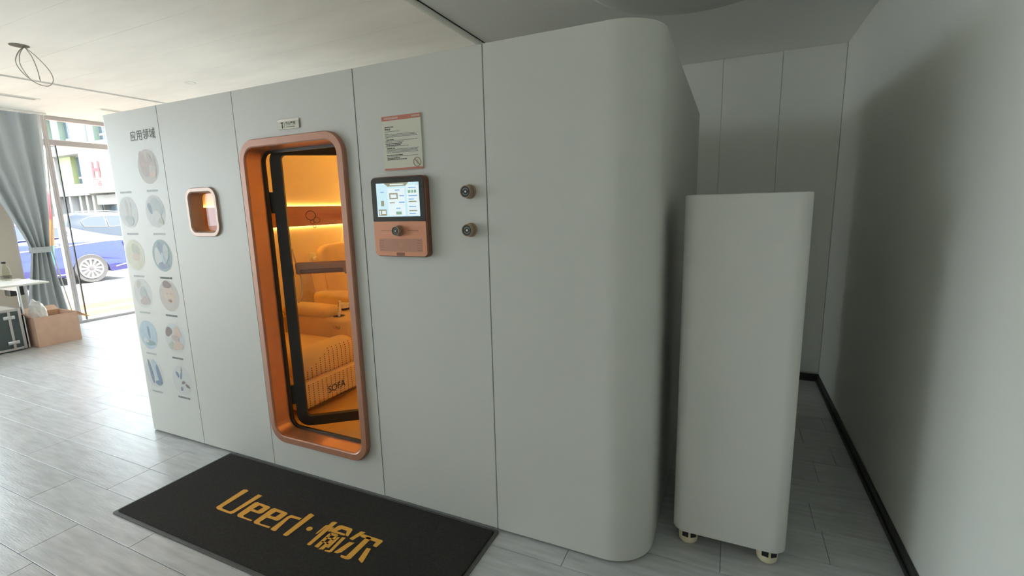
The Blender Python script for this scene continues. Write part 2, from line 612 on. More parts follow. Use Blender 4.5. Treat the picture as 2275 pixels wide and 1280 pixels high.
# outside ground
GZ = -0.15
st = box('doorstep', XW - 0.62, XW - 0.06, -6, 8, GZ, -0.03, 'kerb_stone', bev=0.01)
tag(st, 'pale stone step outside the shop window', None, kind='structure')
pav = box('pavement', -13.0, XW - 0.62, -20, 40, GZ - 0.2, GZ - 0.012, 'grout')
tag(pav, 'sunlit pinkish paved walkway outside the shop', None, kind='structure')
for i, (xa, xb, mm) in enumerate(((-9.12, XW - 0.62, 'pavement'), (-9.79, -9.12, 'tactile_yellow'), (-10.03, -9.79, 'pavement'),
                                  (-10.67, -10.03, 'tactile_yellow'), (-11.8, -10.67, 'pavement'), (-12.9, -11.8, 'pavement'))):
    n = 0
    y = -2.0
    while y < 9:
        dy = 0.6 if mm == 'tactile_yellow' else 0.9
        box('paving_tile' if mm == 'tactile_yellow' else 'paving_slab', xa + 0.004, xb - 0.004, y + 0.004, y + dy - 0.004,
            GZ - 0.03, GZ, mm, pav, bev=0.004, seg=1)
        y += dy
tag(box('kerb', -13.0, -12.9, -20, 40, GZ - 0.2, GZ + 0.005, 'kerb_stone', bev=0.01), 'stone kerb between walkway and road', None, kind='structure')
tag(box('road', -70, -13.0, -40, 60, GZ - 0.2, GZ - 0.004, 'asphalt'), 'grey asphalt road with parked cars', None, kind='structure')

# ================================================================== THE BOOTH
HB = 2.019
XL, XE, YD = -3.485, -0.232, 2.00
booth = empty('oxygen_booth', (-1.86, 1.02, 0), 'large white panelled oxygen booth with copper door frame and rounded corner', 'booth')
TH = 0.035
G = 0.0022
seams = [-2.913, -2.288, -1.504, -0.8734]
DX0, DX1, DZ0, DZ1 = -2.253, -1.570, 0.178, 1.775        # copper door frame outline
WX0, WX1, WZ0, WZ1 = -2.748, -2.488, 1.299, 1.563        # copper window frame outline


def rr(x0, x1, z0, z1, r, grow=0.0, n=8):
    return rrect((x0 + x1) / 2, (z0 + z1) / 2, x1 - x0 + 2 * grow, z1 - z0 + 2 * grow, max(r + grow, 0.004), n)


def rect(x0, x1, z0, z1):
    return [(x0, z0), (x1, z0), (x1, z1), (x0, z1)]


ZB = 0.012
v, f = plate(rect(seams[0] + G, seams[1] - G, ZB, HB), [rr(WX0, WX1, WZ0, WZ1, 0.06, -0.012)], front, 0.0, TH)
mk('front_panel', v, f, 'booth_white', booth)
v, f = plate(rect(seams[1] + G, seams[2] - G, ZB, HB), [rr(DX0, DX1, DZ0, DZ1, 0.10, -0.012)], front, 0.0, TH)
mk('front_panel', v, f, 'booth_white', booth)
box('front_panel', seams[2] + G, seams[3] - G, 0, TH, ZB, HB, 'booth_white', booth, bev=0.0015, seg=1)


def wrap_panel(pts, inner, name='corner_panel'):
    """Bent panel from a plan outline."""
    out = pts + inner[::-1]
    n = len(out)
    V = [Vector((p[0], p[1], ZB)) for p in out] + [Vector((p[0], p[1], HB)) for p in out]
    F = [[i, (i + 1) % n, n + (i + 1) % n, n + i] for i in range(n)]
    m = len(pts)
    for i in range(m - 1):
        F.append([i, i + 1, n - 2 - i, n - 1 - i])
        F.append([n + i, n + i + 1, 2 * n - 2 - i, 2 * n - 1 - i])
    return mk(name, V, F, 'booth_white', booth, angle=0.5)


def corner(cx, cyy, r, a0, a1, n=14):
    return [(cx + r * math.cos(math.radians(a0 + (a1 - a0) * k / n)), cyy + r * math.sin(math.radians(a0 + (a1 - a0) * k / n)))
            for k in range(n + 1)]


RC = 0.17
po = [(seams[3] + G, 0)] + corner(XE - RC, RC, RC, -90, 0) + [(XE, YD)]
pi = [(seams[3] + G, TH)] + corner(XE - RC, RC, RC - TH, -90, 0) + [(XE - TH, YD)]
wrap_panel(po, pi)
RL = 0.05
po = [(XL, YD)] + corner(XL + RL, RL, RL, 180, 270) + [(seams[0] - G, 0)]
pi = [(XL + TH, YD)] + corner(XL + RL, RL, RL - TH, 180, 270) + [(seams[0] - G, TH)]
print_panel = wrap_panel(po, pi)
print_panel['label'] = 'white end panel with round pictures, reflections painted into their pale colours'
box('back_panel', XL + TH + 0.001, XE - TH - 0.001, YD - TH, YD, ZB, HB, 'booth_white', booth)
# seam backing, plinth, roof
for s in seams:
    box('seam_strip', s - 0.02, s + 0.02, TH + 0.0005, TH + 0.004, ZB, HB, 'dark_gap', booth)
box('shadow_plinth', XL + 0.06, XE - 0.2, 0.015, YD - 0.02, 0.0, ZB, 'dark_gap', booth)  # set-back base, dark colour stands for the shadow line under the panels
box('shadow_plinth', XE - 0.2, XE - 0.015, 0.19, YD - 0.02, 0.0, ZB, 'dark_gap', booth)
box('roof_panel', XL + TH + 0.002, XE - 0.18, TH + 0.006, YD - TH - 0.002, HB - 0.035, HB - 0.004, 'booth_white', booth)
box('roof_panel', XE - 0.178, XE - TH - 0.002, 0.18, YD - TH - 0.002, HB - 0.035, HB - 0.004, 'booth_white', booth)

# interior lining
IX0, IX1, IY0, IY1, IZ0, IZ1 = -3.40, -0.95, 0.064, 1.93, 0.14, 1.95
box('interior_floor', IX0, IX1, IY0, IY1, IZ0 - 0.04, IZ0, 'interior_floor', booth)
box('interior_ceiling', IX0, IX1, IY0, IY1, IZ1, IZ1 + 0.03, 'interior_cream', booth)
box('interior_wall', IX0 - 0.03, IX0, IY0 - 0.03, IY1 + 0.03, IZ0 - 0.04, IZ1 + 0.03, 'interior_cream', booth)
box('interior_wall', IX1, IX1 + 0.03, IY0 - 0.03, IY1 + 0.03, IZ0 - 0.04, IZ1 + 0.03, 'interior_cream', booth)
box('interior_wall', IX0, IX1, IY1, IY1 + 0.03, IZ0 - 0.04, IZ1 + 0.03, 'interior_cream', booth)
v, f = plate(rect(IX0, IX1, IZ0 - 0.04, IZ1 + 0.03),
             [rr(DX0 + 0.03, DX1 - 0.03, DZ0 + 0.03, DZ1 - 0.03, 0.07), rr(WX0 + 0.01, WX1 - 0.01, WZ0 + 0.01, WZ1 - 0.01, 0.05)],
             front, IY0 - 0.024, IY0)
mk('interior_wall', v, f, 'interior_cream', booth)
# wooden band with hidden strip lights on the end and back walls
BZ0, BZ1 = 1.297, 1.467
box('wood_band', IX0 + 0.012, IX0 + 0.034, IY0 + 0.01, IY1 - 0.04, BZ0, BZ1, 'wood_band', booth, bev=0.003)
box('wood_band', IX1 - 0.034, IX1 - 0.012, IY0 + 0.01, IY1 - 0.04, BZ0, BZ1, 'wood_band', booth, bev=0.003)  # unseen band that goes with the added right-hand strips
box('wood_band', IX0 + 0.04, IX1 - 0.04, IY1 - 0.034, IY1 - 0.012, BZ0, BZ1, 'wood_band', booth, bev=0.003)
for z0 in (BZ1 - 0.014, BZ0 + 0.002):
    box('strip_light', IX0 + 0.001, IX0 + 0.010, IY0 + 0.02, IY1 - 0.05, z0, z0 + 0.012, 'led', booth)
    box('strip_light', IX1 - 0.010, IX1 - 0.001, IY0 + 0.02, IY1 - 0.05, z0, z0 + 0.012, 'led', booth)  # unseen strips, added to brighten the door jamb and sofa front
    box('strip_light', IX0 + 0.05, IX1 - 0.02, IY1 - 0.010, IY1 - 0.001, z0, z0 + 0.012, 'led', booth)

# copper door frame and dark seal
def ring_profile(name, x0, x1, z0, z1, r, prof, m, parent):
    """prof: list of (inset, y) turned round the rounded-rectangle outline, closed."""
    loops = [[(p[0], y, p[1]) for p in rr(x0, x1, z0, z1, r, -i)] for i, y in prof]
    loops.append(loops[0])
    v, f = loft(loops, False, False)
    n = len(loops[0])
    k = len(prof)
    v = v[:n * k]
    f = [[i % (n * k) for i in q] for q in f]
    return mk(name, v, f, m, parent, angle=0.5)


ring_profile('door_surround', DX0, DX1, DZ0, DZ1, 0.105,
             [(0.0, 0.0), (0.0, -0.020), (0.004, -0.026), (0.034, -0.026), (0.039, -0.022), (0.0392, -0.014), (0.014, -0.014), (0.014, 0.0)],
             'copper', booth)
ring_profile('door_reveal', DX0, DX1, DZ0, DZ1, 0.105, [(0.0395, -0.0138), (0.046, 0.066), (0.016, 0.066), (0.016, -0.0138)], 'copper_lit', booth)
ring_profile('door_seal', DX0, DX1, DZ0, DZ1, 0.105,
             [(0.036, 0.0665), (0.036, 0.085), (0.055, 0.085), (0.059, 0.079), (0.059, 0.0665)], 'gasket', booth)
wf = ring_profile('window_surround', WX0, WX1, WZ0, WZ1, 0.06,
                  [(0.0, 0.0), (0.0, -0.008), (0.003, -0.012), (0.020, -0.012), (0.026, -0.006), (0.030, 0.064), (0.012, 0.064), (0.012, 0.0)],
                  'rose_metal', booth)
v, f = plate(rr(WX0, WX1, WZ0, WZ1, 0.06, -0.03), [], front, 0.036, 0.041)
mk('window_pane', v, f, 'clear_glass', wf)

# the glass door, hinged on the left and swung inwards
HX, HY = -2.19, 0.10
ddx, ddy = 0.7867, 0.6174


def doorp(u, v, t):
    return (HX + ddx * u - ddy * t, HY + ddy * u + ddx * t, v)


DW = 0.60
DB, DT = 0.207, 1.757
v, f = plate(rrect(DW / 2, (DB + DT) / 2, DW, DT - DB, 0.075, 8), [rrect(DW / 2, (0.262 + 1.714) / 2, DW - 0.108, 1.714 - 0.262, 0.022, 6)],
             doorp, 0.0, 0.034)
door = mk('glass_door', v, f, 'door_frame_dark', booth, angle=0.6)
door['label'] = 'dark-framed glass door standing ajar'
v, f = plate(rrect(DW / 2, (0.262 + 1.714) / 2, DW - 0.10, 1.46, 0.022, 6), [], doorp, 0.012, 0.018)
mk('door_glass', v, f, 'clear_glass', door)
# handle bar across the inside of the glass
bar = []
g = box_geo(0.062, 0.535, 0.036, 0.080, 1.079, 1.143, 0.009, 3)
bar.append(([Vector(doorp(p.x, p.z, p.y)) for p in g[0]], g[1]))
v, f = join(bar)
hb = mk('handle_bar', v, f, 'handle_brown', door, angle=0.6)
g = box_geo(0.085, 0.31, 0.026, 0.040, 1.084, 1.106, 0.005, 2)
mk('handle_groove', [Vector(doorp(p.x, p.z, p.y)) for p in g[0]], g[1], 'copper_dark', door)
g = box_geo(0.318, 0.40, 0.020, 0.040, 1.072, 1.146, 0.006, 2)
mk('handle_bracket', [Vector(doorp(p.x, p.z, p.y)) for p in g[0]], g[1], 'handle_brown', door)
for zz in (1.47, 0.40):
    g = box_geo(-0.035, 0.012, 0.004, 0.03, zz - 0.055, zz + 0.055, 0.004, 2)
    mk('hinge', [Vector(doorp(p.x, p.z, p.y)) for p in g[0]], g[1], 'gasket', door)
# bubble emblem on the glass
for u, z, r in ((0.172, 1.399, 0.026), (0.201, 1.374, 0.017), (0.178, 1.364, 0.011), (0.187, 1.341, 0.009)):
    n = 28
    o1 = [(u + r * math.cos(2 * PI * k / n), z + r * math.sin(2 * PI * k / n)) for k in range(n)]
    i1 = [(u + (r - 0.003) * math.cos(2 * PI * k / n), z + (r - 0.003) * math.sin(2 * PI * k / n)) for k in range(n)]
    v, f = plate(o1, [i1], doorp, 0.0112, 0.0119)
    mk('emblem_ring', v, f, 'ink' if r != 0.017 and r != 0.011 else 'copper_dark', door)

# printed pictures on the left end panel, reflected haze mixed into their pale colours
def blob(cx, cz, rx, rz, rot, n=18, wob=0.12, seed=0):
    rnd = random.Random(seed)
    a, b = rnd.uniform(0, 6), rnd.uniform(0, 6)
    out = []
    for k in range(n):
        t = 2 * PI * k / n
        q = 1 + wob * math.sin(2 * t + a) + wob * 0.7 * math.sin(3 * t + b)
        x, z = rx * q * math.cos(t), rz * q * math.sin(t)
        out.append((cx + x * math.cos(rot) - z * math.sin(rot), cz + x * math.sin(rot) + z * math.cos(rot)))
    return out


def picture(cx, cz, r, base, blobs, seed):
    V, F, FM, ms = [], [], [], []
    layers = [(blob(cx, cz, r, r, 0, 32, 0.0), base)]
    for i, (dx, dz, rx, rz, rot, mm) in enumerate(blobs):
        layers.append((blob(cx + dx * r, cz + dz * r, rx * r, rz * r, rot, 18, 0.13, seed * 10 + i), mm))
    for k, (pts, mm) in enumerate(layers):
        if mm not in ms:
            ms.append(mm)
        if base is None and k == 0:
            continue
        s = len(V)
        y = -0.0004 - 0.00025 * k
        V += [Vector((p[0], y, p[1])) for p in pts]
        F.append([s + i for i in range(len(pts))])
        FM.append(ms.index(mm))
    mk('printed_picture', V, F, ms, print_panel, fmats=FM)


picture(-3.067, 1.699, 0.098, 'print_beige', [(-0.35, 0.1, 0.45, 0.75, 0.2, 'print_rose'), (0.45, -0.1, 0.32, 0.6, -0.3, 'print_beige'), (0.25, 0.35, 0.2, 0.4, 0.4, 'print_rose'), (0.4, -0.45, 0.28, 0.2, 0.2, 'print_skin')], 1)
picture(-3.063, 1.443, 0.095, 'print_faint', [(0.25, 0.25, 0.6, 0.6, 0.2, 'print_grey'), (-0.5, 0.2, 0.16, 0.36, 0.5, 'print_slate'), (0.1, -0.3, 0.4, 0.4, 0, 'print_faint'), (0.5, -0.6, 0.22, 0.2, 0, 'print_olive')], 3)
picture(-3.335, 1.443, 0.095, 'print_faint', [(-0.1, 0.1, 0.12, 0.75, 0.1, 'print_beige'), (0.2, 0.2, 0.1, 0.6, -0.1, 'print_faint'), (0, -0.5, 0.5, 0.3, 0, 'print_grey')], 4)
picture(-3.338, 1.182, 0.096, 'print_cream', [(0.15, 0.3, 0.4, 0.45, 0.2, 'print_olive'), (0.1, -0.1, 0.35, 0.3, 0, 'print_skin'), (0.0, -0.6, 0.6, 0.25, 0, 'print_cream')], 5)
picture(-3.060, 1.184, 0.096, 'print_teal', [(-0.45, -0.1, 0.3, 0.65, 0.1, 'print_faint'), (-0.05, 0.5, 0.25, 0.4, 0.5, 'print_slate'), (0.35, 0.1, 0.35, 0.6, -0.2, 'print_grey'), (0.0, -0.62, 0.5, 0.22, 0.1, 'print_slate'), (0.05, -0.2, 0.15, 0.4, 0.2, 'print_blue')], 6)
picture(-3.324, 0.942, 0.094, 'print_faint', [(-0.3, 0.6, 0.25, 0.25, 0, 'print_beige'), (0.1, 0.0, 0.35, 0.5, 0.1, 'print_grey'), (0.2, -0.5, 0.5, 0.3, 0, 'print_rose')], 7)
picture(-3.052, 0.940, 0.096, 'print_beige', [(0, 0.1, 0.5, 0.7, 0.1, 'print_skin'), (-0.1, 0.72, 0.42, 0.25, 0.1, 'print_brown'), (-0.15, 0.15, 0.12, 0.06, 0, 'print_rose'), (0.2, 0.15, 0.12, 0.06, 0, 'print_rose'), (0.05, -0.3, 0.18, 0.08, 0, 'print_brown')], 8)
picture(-3.335, 0.673, 0.094, 'print_blue', [(0.1, 0.2, 0.1, 0.5, 0.1, 'print_slate'), (0.1, -0.55, 0.5, 0.2, -0.1, 'print_teal'), (-0.3, -0.4, 0.25, 0.2, 0.1, 'print_faint')], 9)
picture(-3.060, 0.675, 0.096, 'print_faint', [(-0.55, 0.4, 0.35, 0.32, 0.3, 'print_brown'), (0.35, 0.4, 0.4, 0.32, -0.5, 'print_skin'), (0.1, 0.0, 0.35, 0.25, -0.4, 'print_rose'), (0.2, -0.5, 0.6, 0.26, 0.1, 'print_skin'), (-0.45, -0.5, 0.25, 0.25, 0, 'print_olive')], 10)
picture(-3.334, 0.414, 0.094, 'print_faint', [(-0.35, 0.1, 0.2, 0.8, 0.25, 'print_slate'), (0.2, 0.3, 0.22, 0.7, 0.2, 'print_blue'), (0.5, 0.0, 0.2, 0.7, 0.2, 'print_slate'), (0.35, -0.6, 0.35, 0.2, 0, 'print_slate')], 11)
picture(-3.049, 0.407, 0.096, 'print_faint', [(-0.4, 0.35, 0.14, 0.22, 0.3, 'print_slate'), (-0.05, 0.3, 0.08, 0.3, -0.2, 'print_slate'), (0.1, -0.15, 0.18, 0.1, 0.5, 'print_brown'), (0.5, -0.35, 0.22, 0.1, -0.5, 'print_brown'), (-0.15, -0.6, 0.1, 0.14, 0, 'print_slate'), (0.05, 0.75, 0.05, 0.15, 0, 'print_rose')], 12)
for x in (-3.335, -3.06):
    for zc, dark in ((1.562, 'print_grey'), (1.312, 'print_grey'), (1.050, 'ink_soft'), (0.818, 'ink_soft'), (0.548, 'ink_soft'), (0.292, 'ink_soft')):
        V, F = [], []
        w = 0.055
        q = x - w
        while q < x + w:
            a = random.uniform(0.007, 0.012)
            s = len(V)
            V += [Vector((q, -0.0005, zc - 0.006)), Vector((q + a, -0.0005, zc - 0.006)), Vector((q + a, -0.0005, zc + 0.006)), Vector((q, -0.0005, zc + 0.006))]
            F.append([s, s + 1, s + 2, s + 3])
            q += a + 0.0025
        mk('caption_line', V, F, 'print_grey' if x < -3.2 else dark, print_panel)  # left captions paler, imitating the reflections on that side
lettering('heading_text', '应用领域', 0.062, lambda u, v, t: (-3.075 + u, -t, 1.872 + v), 'ink_soft', print_panel, bold=0.0006)

# ================================================================== INSIDE THE BOOTH
FZ = IZ0
sofa = empty('recliner_sofa', (-2.85, 1.0, FZ), 'tan leather two-seat recliner with perforated front inside the booth', 'sofa')
for sx in (-3.25, -2.45):
    for sy in (0.36, 1.78):
        v, f = lathe([(0.018, FZ), (0.022, FZ + 0.03)], (sx, sy, 0), 'z', 12)
        mk('foot', v, f, 'black_plastic', sofa)
box('base', -3.34, -2.40, 0.31, 1.82, FZ + 0.03, FZ + 0.16, 'sofa_leather', sofa, bev=0.015)
for ya, yb in ((0.285, 0.770), (1.285, 1.80)):
    v, f = cushion(-2.46, -2.352, ya, yb, FZ + 0.05, 0.370, 0.022, 0.004)
    mk('leg_rest_lower', v, f, 'sofa_leather', sofa, smooth=True)
    v, f = cushion(-2.50, -2.350, ya, yb, 0.372, 0.565, 0.055, 0.006)
    mk('leg_rest_upper', v, f, 'sofa_leather', sofa, smooth=True)
    v, f = cushion(-3.10, -2.42, ya, yb, 0.30, 0.530, 0.05, 0.02)
    mk('seat_cushion', v, f, 'sofa_leather', sofa, smooth=True)
    # backrest leaning to the wall with a side wing and a headrest
    def lean(p):
        return Vector((p.x - 0.20 * (p.z - 0.5), p.y, p.z))
    v, f = xf(cushion(-3.13, -2.98, ya + 0.02, yb - 0.02, 0.50, 0.96, 0.05, 0.02), lean)
    mk('backrest', v, f, 'sofa_leather', sofa, smooth=True)
    v, f = xf(cushion(-3.20, -3.06, ya - 0.03, ya + 0.06, 0.42, 0.97, 0.03, 0.0), lean)
    mk('backrest_wing', v, f, 'sofa_leather', sofa, smooth=True)
    v, f = xf(cushion(-3.15, -3.00, ya + 0.02, yb - 0.02, 0.92, 1.12, 0.07, 0.02), lean)
    mk('headrest', v, f, 'sofa_leather', sofa, smooth=True)
    # black piping under the front
    v, f = tube([(-2.346, ya + 0.01, FZ + 0.05), (-2.346, yb - 0.01, FZ + 0.05)], 0.006, 8)
    mk('piping', v, f, 'sofa_seam', sofa)
# console between the seats
con = box('console', -3.16, -2.43, 0.800, 1.235, FZ + 0.05, 0.650, 'sofa_leather', sofa, bev=0.03, seg=4)
v, f = cushion(-3.12, -2.66, 0.805, 0.985, 0.640, 0.715, 0.032, 0.012)
mk('armrest_pad', v, f, 'sofa_leather', sofa, smooth=True)
v, f = cushion(-3.16, -2.52, 1.150, 1.300, 0.640, 0.755, 0.04, 0.014)
mk('armrest_pad', v, f, 'sofa_leather', sofa, smooth=True)
for ya, yb in ((0.20, 0.282), (1.802, 1.90)):
    v, f = cushion(-3.16, -2.50, ya, yb, FZ + 0.05, 0.70, 0.035, 0.006)
    mk('outer_arm', v, f, 'sofa_leather', sofa, smooth=True)
v, f = lathe([(0.030, 0.612), (0.036, 0.646), (0.044, 0.6515), (0.044, 0.655), (0.036, 0.655), (0.034, 0.645), (0.028, 0.616)], (-2.600, 0.880, 0), 'z', 24)
mk('cup_holder', v, f, 'chrome', con, angle=0.6)
v, f = lathe([(0.0335, 0.6516), (0.0335, 0.6528)], (-2.600, 0.880, 0), 'z', 24)
mk('cup_well', v, f, 'perforation', con)
for dy in (-0.018, 0.018):
    v, f = lathe([(0.014, 0.0), (0.014, -0.008), (0.009, -0.010)], (-2.545 + dy, 0.799, 0.592), 'y', 16)
    mk('button', v, f, 'chrome', con, angle=0.6)
# perforation holes in the near leg rest
V, F = [], []
for i in range(12):
    yy = 0.330 + i * 0.0365
    k = 0
    z = FZ + 0.065
    while z < 0.56:
        top = 0.548 if i > 4 else 0.44 + 0.02 * i
        if z < top and not (0.360 < z < 0.384):
            xx = -2.3465
            if z > 0.50:
                xx -= 0.055 * (1 - math.sqrt(max(0, 1 - ((z - 0.51) / 0.055) ** 2))) if z > 0.51 else 0
            s = len(V)
            for q in range(6):
                V.append(Vector((xx + 0.0022, yy + 0.0042 * math.cos(q * PI / 3), z + 0.0042 * math.sin(q * PI / 3))))
            F.append([s + q for q in range(6)])
        z += 0.0145
o = mk('perforations', V, F, 'perforation', sofa)
o['kind'] = 'stuff'
lettering('sofa_lettering', 'SOFA', 0.066, lambda u, v, t: (-2.3438 + t, 0.555 + u, 0.262 + v), 'perforation', sofa, bold=0.0006, squeeze=0.95)

rem = empty('remote_control', (-2.600, 0.880, 0.653), 'small white remote control standing in the sofa cup holder', 'remote')


def remp(p):
    # leaning a little, face towards the door
    a = math.radians(-40)
    x, y, z = p.x, p.y, p.z
    y, x = y, x
    x2, y2 = x * math.cos(a) - y * math.sin(a), x * math.sin(a) + y * math.cos(a)
    return Vector((-2.600 + x2 + 0.10 * z, 0.880 + y2 + 0.08 * z, 0.6532 + z))


def rp(name, x0, x1, y0, y1, z0, z1, m, bev=0.003):
    g = box_geo(x0, x1, y0, y1, z0, z1, bev)
    return mk(name, [remp(p) for p in g[0]], g[1], m, rem, angle=0.6)


rp('body', -0.021, 0.021, -0.008, 0.008, 0.0, 0.115, 'white_plastic')
rp('display', -0.014, 0.014, -0.0092, -0.007, 0.067, 0.104, 'slot_dark', 0.001)
for bx in (-0.010, 0.010):
    for bz in (0.052, 0.036):
        rp('key', bx - 0.005, bx + 0.005, -0.0095, -0.007, bz - 0.004, bz + 0.004, 'ink_soft', 0.001)
dish = empty('ashtray', (-2.74, 1.075, 0.651), 'round white dish with a dark band on the sofa console', 'dish')
v, f = lathe([(0.030, 0.6508), (0.040, 0.653), (0.041, 0.668)], (-2.74, 1.075, 0), 'z', 28)
mk('dark_base', v, f, 'perforation', dish, angle=0.6)
v, f = lathe([(0.043, 0.6685), (0.045, 0.700), (0.038, 0.703), (0.036, 0.690), (0.0, 0.688)], (-2.74, 1.075, 0), 'z', 28)
mk('bowl', v, f, 'white_plastic', dish, angle=0.6)
sock = empty('wall_socket', (IX0, 1.41, 1.00), 'white wall socket with a plug on the booth end wall', 'socket')
box('plate', IX0, IX0 + 0.012, 1.375, 1.445, 0.965, 1.055, 'white_plastic', sock, bev=0.004)
box('plug', IX0 + 0.012, IX0 + 0.045, 1.405, 1.440, 0.99, 1.02, 'white_plastic', sock, bev=0.006)
v, f = tube(bez([(IX0 + 0.02, 1.80, 1.285), (IX0 + 0.03, 1.775, 1.2), (IX0 + 0.035, 1.74, 1.13)], 8), 0.004, 8)
tag(mk('breathing_tube', v, f, 'white_plastic'), 'thin pale tube hanging below the lit wooden band', 'tube')
v, f = tube(bez([doorp(0.055, 1.22, 0.045), doorp(0.062, 1.12, 0.09), doorp(0.075, 1.05, 0.10), doorp(0.078, 0.98, 0.09), doorp(0.06, 0.92, 0.045)], 8), 0.0035, 8)
mk('door_cable', v, f, 'cream_plastic', door)

# ================================================================== ON THE BOOTH FRONT
# control panel
CX0, CX1, CZ0, CZ1, CZM = -1.422, -1.142, 1.218, 1.557, 1.370
cpnl = empty('control_panel', ((CX0 + CX1) / 2, 0, CZ0), 'copper and black control panel with lit screen on the booth front', 'control panel')
CT = -0.030
full = rr(CX0, CX1, CZ0, CZ1, 0.022)
v, f = loft([[(p[0], 0.0, p[1]) for p in full], [(p[0], CT + 0.006, p[1]) for p in full],
             [(p[0], CT, p[1]) for p in rr(CX0, CX1, CZ0, CZ1, 0.022, -0.004)]])
mk('housing', v, f, 'copper_dark', cpnl, angle=0.5)
up = [p for p in rr(CX0, CX1, CZ0, CZ1, 0.022, -0.004) if p[1] > CZM]
up = up + [(CX0 + 0.004, CZM), (CX1 - 0.004, CZM)]
v, f = plate(up, [], front, CT - 0.003, CT)
mk('black_glass', v, f, 'black_glass', cpnl)
dn = [p for p in rr(CX0, CX1, CZ0, CZ1, 0.022, -0.004) if p[1] < CZM]
dn = dn + [(CX1 - 0.004, CZM - 0.001), (CX0 + 0.004, CZM - 0.001)]
v, f = plate(dn, [], front, CT - 0.003, CT)
lowf = mk('copper_face', v, f, 'copper_plastic', cpnl)
SX0, SX1, SZ0, SZ1 = -1.391, -1.170, 1.390, 1.530
box_y = CT - 0.003
scr = box('screen', SX0, SX1, box_y - 0.001, box_y, SZ0, SZ1, 'screen', cpnl)
sy = box_y - 0.001


def ui(x0, x1, z0, z1, m, k=1):
    w, h = SX1 - SX0, SZ1 - SZ0
    g = box_geo(SX0 + x0 * w, SX0 + x1 * w, sy - 0.0003 * k, sy, SZ1 - z1 * h, SZ1 - z0 * h)
    return mk('screen_item', g[0], g[1], m, scr)


v, f = plate([(SX0 + 0.19 * 0.221, SZ1), (SX0 + 0.77 * 0.221, SZ1), (SX0 + 0.70 * 0.221, SZ1 - 0.014), (SX0 + 0.28 * 0.221, SZ1 - 0.014)], [], front, sy - 0.0003, sy)
mk('screen_title_bar', v, f, 'screen_tan', scr)
ui(0.34, 0.66, 0.035, 0.065, 'screen_pale', 2)
ui(0.27, 0.67, 0.16, 0.97, 'screen_pale')
ui(0.31, 0.51, 0.30, 0.48, 'screen_tan', 2)
ui(0.34, 0.48, 0.34, 0.44, 'screen_pale', 3)
ui(0.55, 0.66, 0.37, 0.40, 'screen_blue', 2)
ui(0.45, 0.56, 0.20, 0.23, 'screen_blue', 2)
ui(0.31, 0.43, 0.57, 0.60, 'screen_tan', 2)
ui(0.53, 0.66, 0.56, 0.60, 'screen_blue', 2)
ui(0.46, 0.56, 0.74, 0.77, 'screen_blue', 2)
ui(0.45, 0.58, 0.85, 0.94, 'screen_green', 2)
ui(0.10, 0.18, 0.25, 0.28, 'screen_blue')
ui(0.10, 0.17, 0.52, 0.68, 'screen_tan')
ui(0.03, 0.22, 0.78, 0.97, 'screen_tan')
ui(0.05, 0.08, 0.82, 0.94, 'screen_pale', 2)
ui(0.11, 0.20, 0.82, 0.92, 'screen_pale', 2)
ui(0.72, 0.99, 0.08, 0.97, 'screen_pale')
for z0, m_ in ((0.14, 'screen_blue'), (0.38, 'screen_blue'), (0.48, 'screen_blue'), (0.55, 'screen_tan'), (0.70, 'screen_blue'), (0.82, 'screen_tan'), (0.90, 'screen_blue')):
    ui(0.76, 0.76 + random.uniform(0.12, 0.20), z0, z0 + 0.03, m_, 2)
ui(0.75, 0.81, 0.23, 0.31, 'screen_green', 2)
ui(0.83, 0.87, 0.23, 0.31, 'screen_green', 2)
ui(0.89, 0.94, 0.23, 0.31, 'screen_green', 2)


def dial(parent, x, z, y, r, d, deep=True):
    v, f = lathe([(r * 1.16, 0.0), (r * 1.16, -0.006), (r * 1.06, -0.009)], (x, y, z), 'y', 28)
    mk('collar', v, f, 'bronze', parent, angle=0.6)
    v, f = lathe([(r * 0.95, -0.009), (r, -0.011), (r, -d + 0.002), (r * 0.95, -d), (r * 0.86, -d), (r * 0.86, -d + 0.003)], (x, y, z), 'y', 28)
    mk('grip', v, f, 'bronze', parent, angle=0.6)
    v, f = lathe([(r * 0.855, -d + 0.005), (r * 0.855, -d + 0.0015)], (x, y, z), 'y', 28)
    fc = mk('dial_face', v, f, 'black_plastic', parent)
    if not deep:
        fc = parent
    n = 24
    for ra, rb, a0, a1 in ((0.60, 0.42, 20, 160), (0.60, 0.42, 200, 340)):
        o1 = [(x + r * ra * math.cos(math.radians(a0 + (a1 - a0) * k / 10)), z + r * ra * math.sin(math.radians(a0 + (a1 - a0) * k / 10))) for k in range(11)]
        i1 = [(x + r * rb * math.cos(math.radians(a0 + (a1 - a0) * k / 10)), z + r * rb * math.sin(math.radians(a0 + (a1 - a0) * k / 10))) for k in range(11)]
        v, f = plate(o1 + i1[::-1], [], front, y - d + 0.0006, y - d + 0.0015)
        mk('dial_mark', v, f, 'ink_soft', fc)
    v, f = lathe([(r * 0.18, -d + 0.0015), (r * 0.16, -d)], (x, y, z), 'y', 16)
    mk('dial_pin', v, f, 'white_plastic', fc)


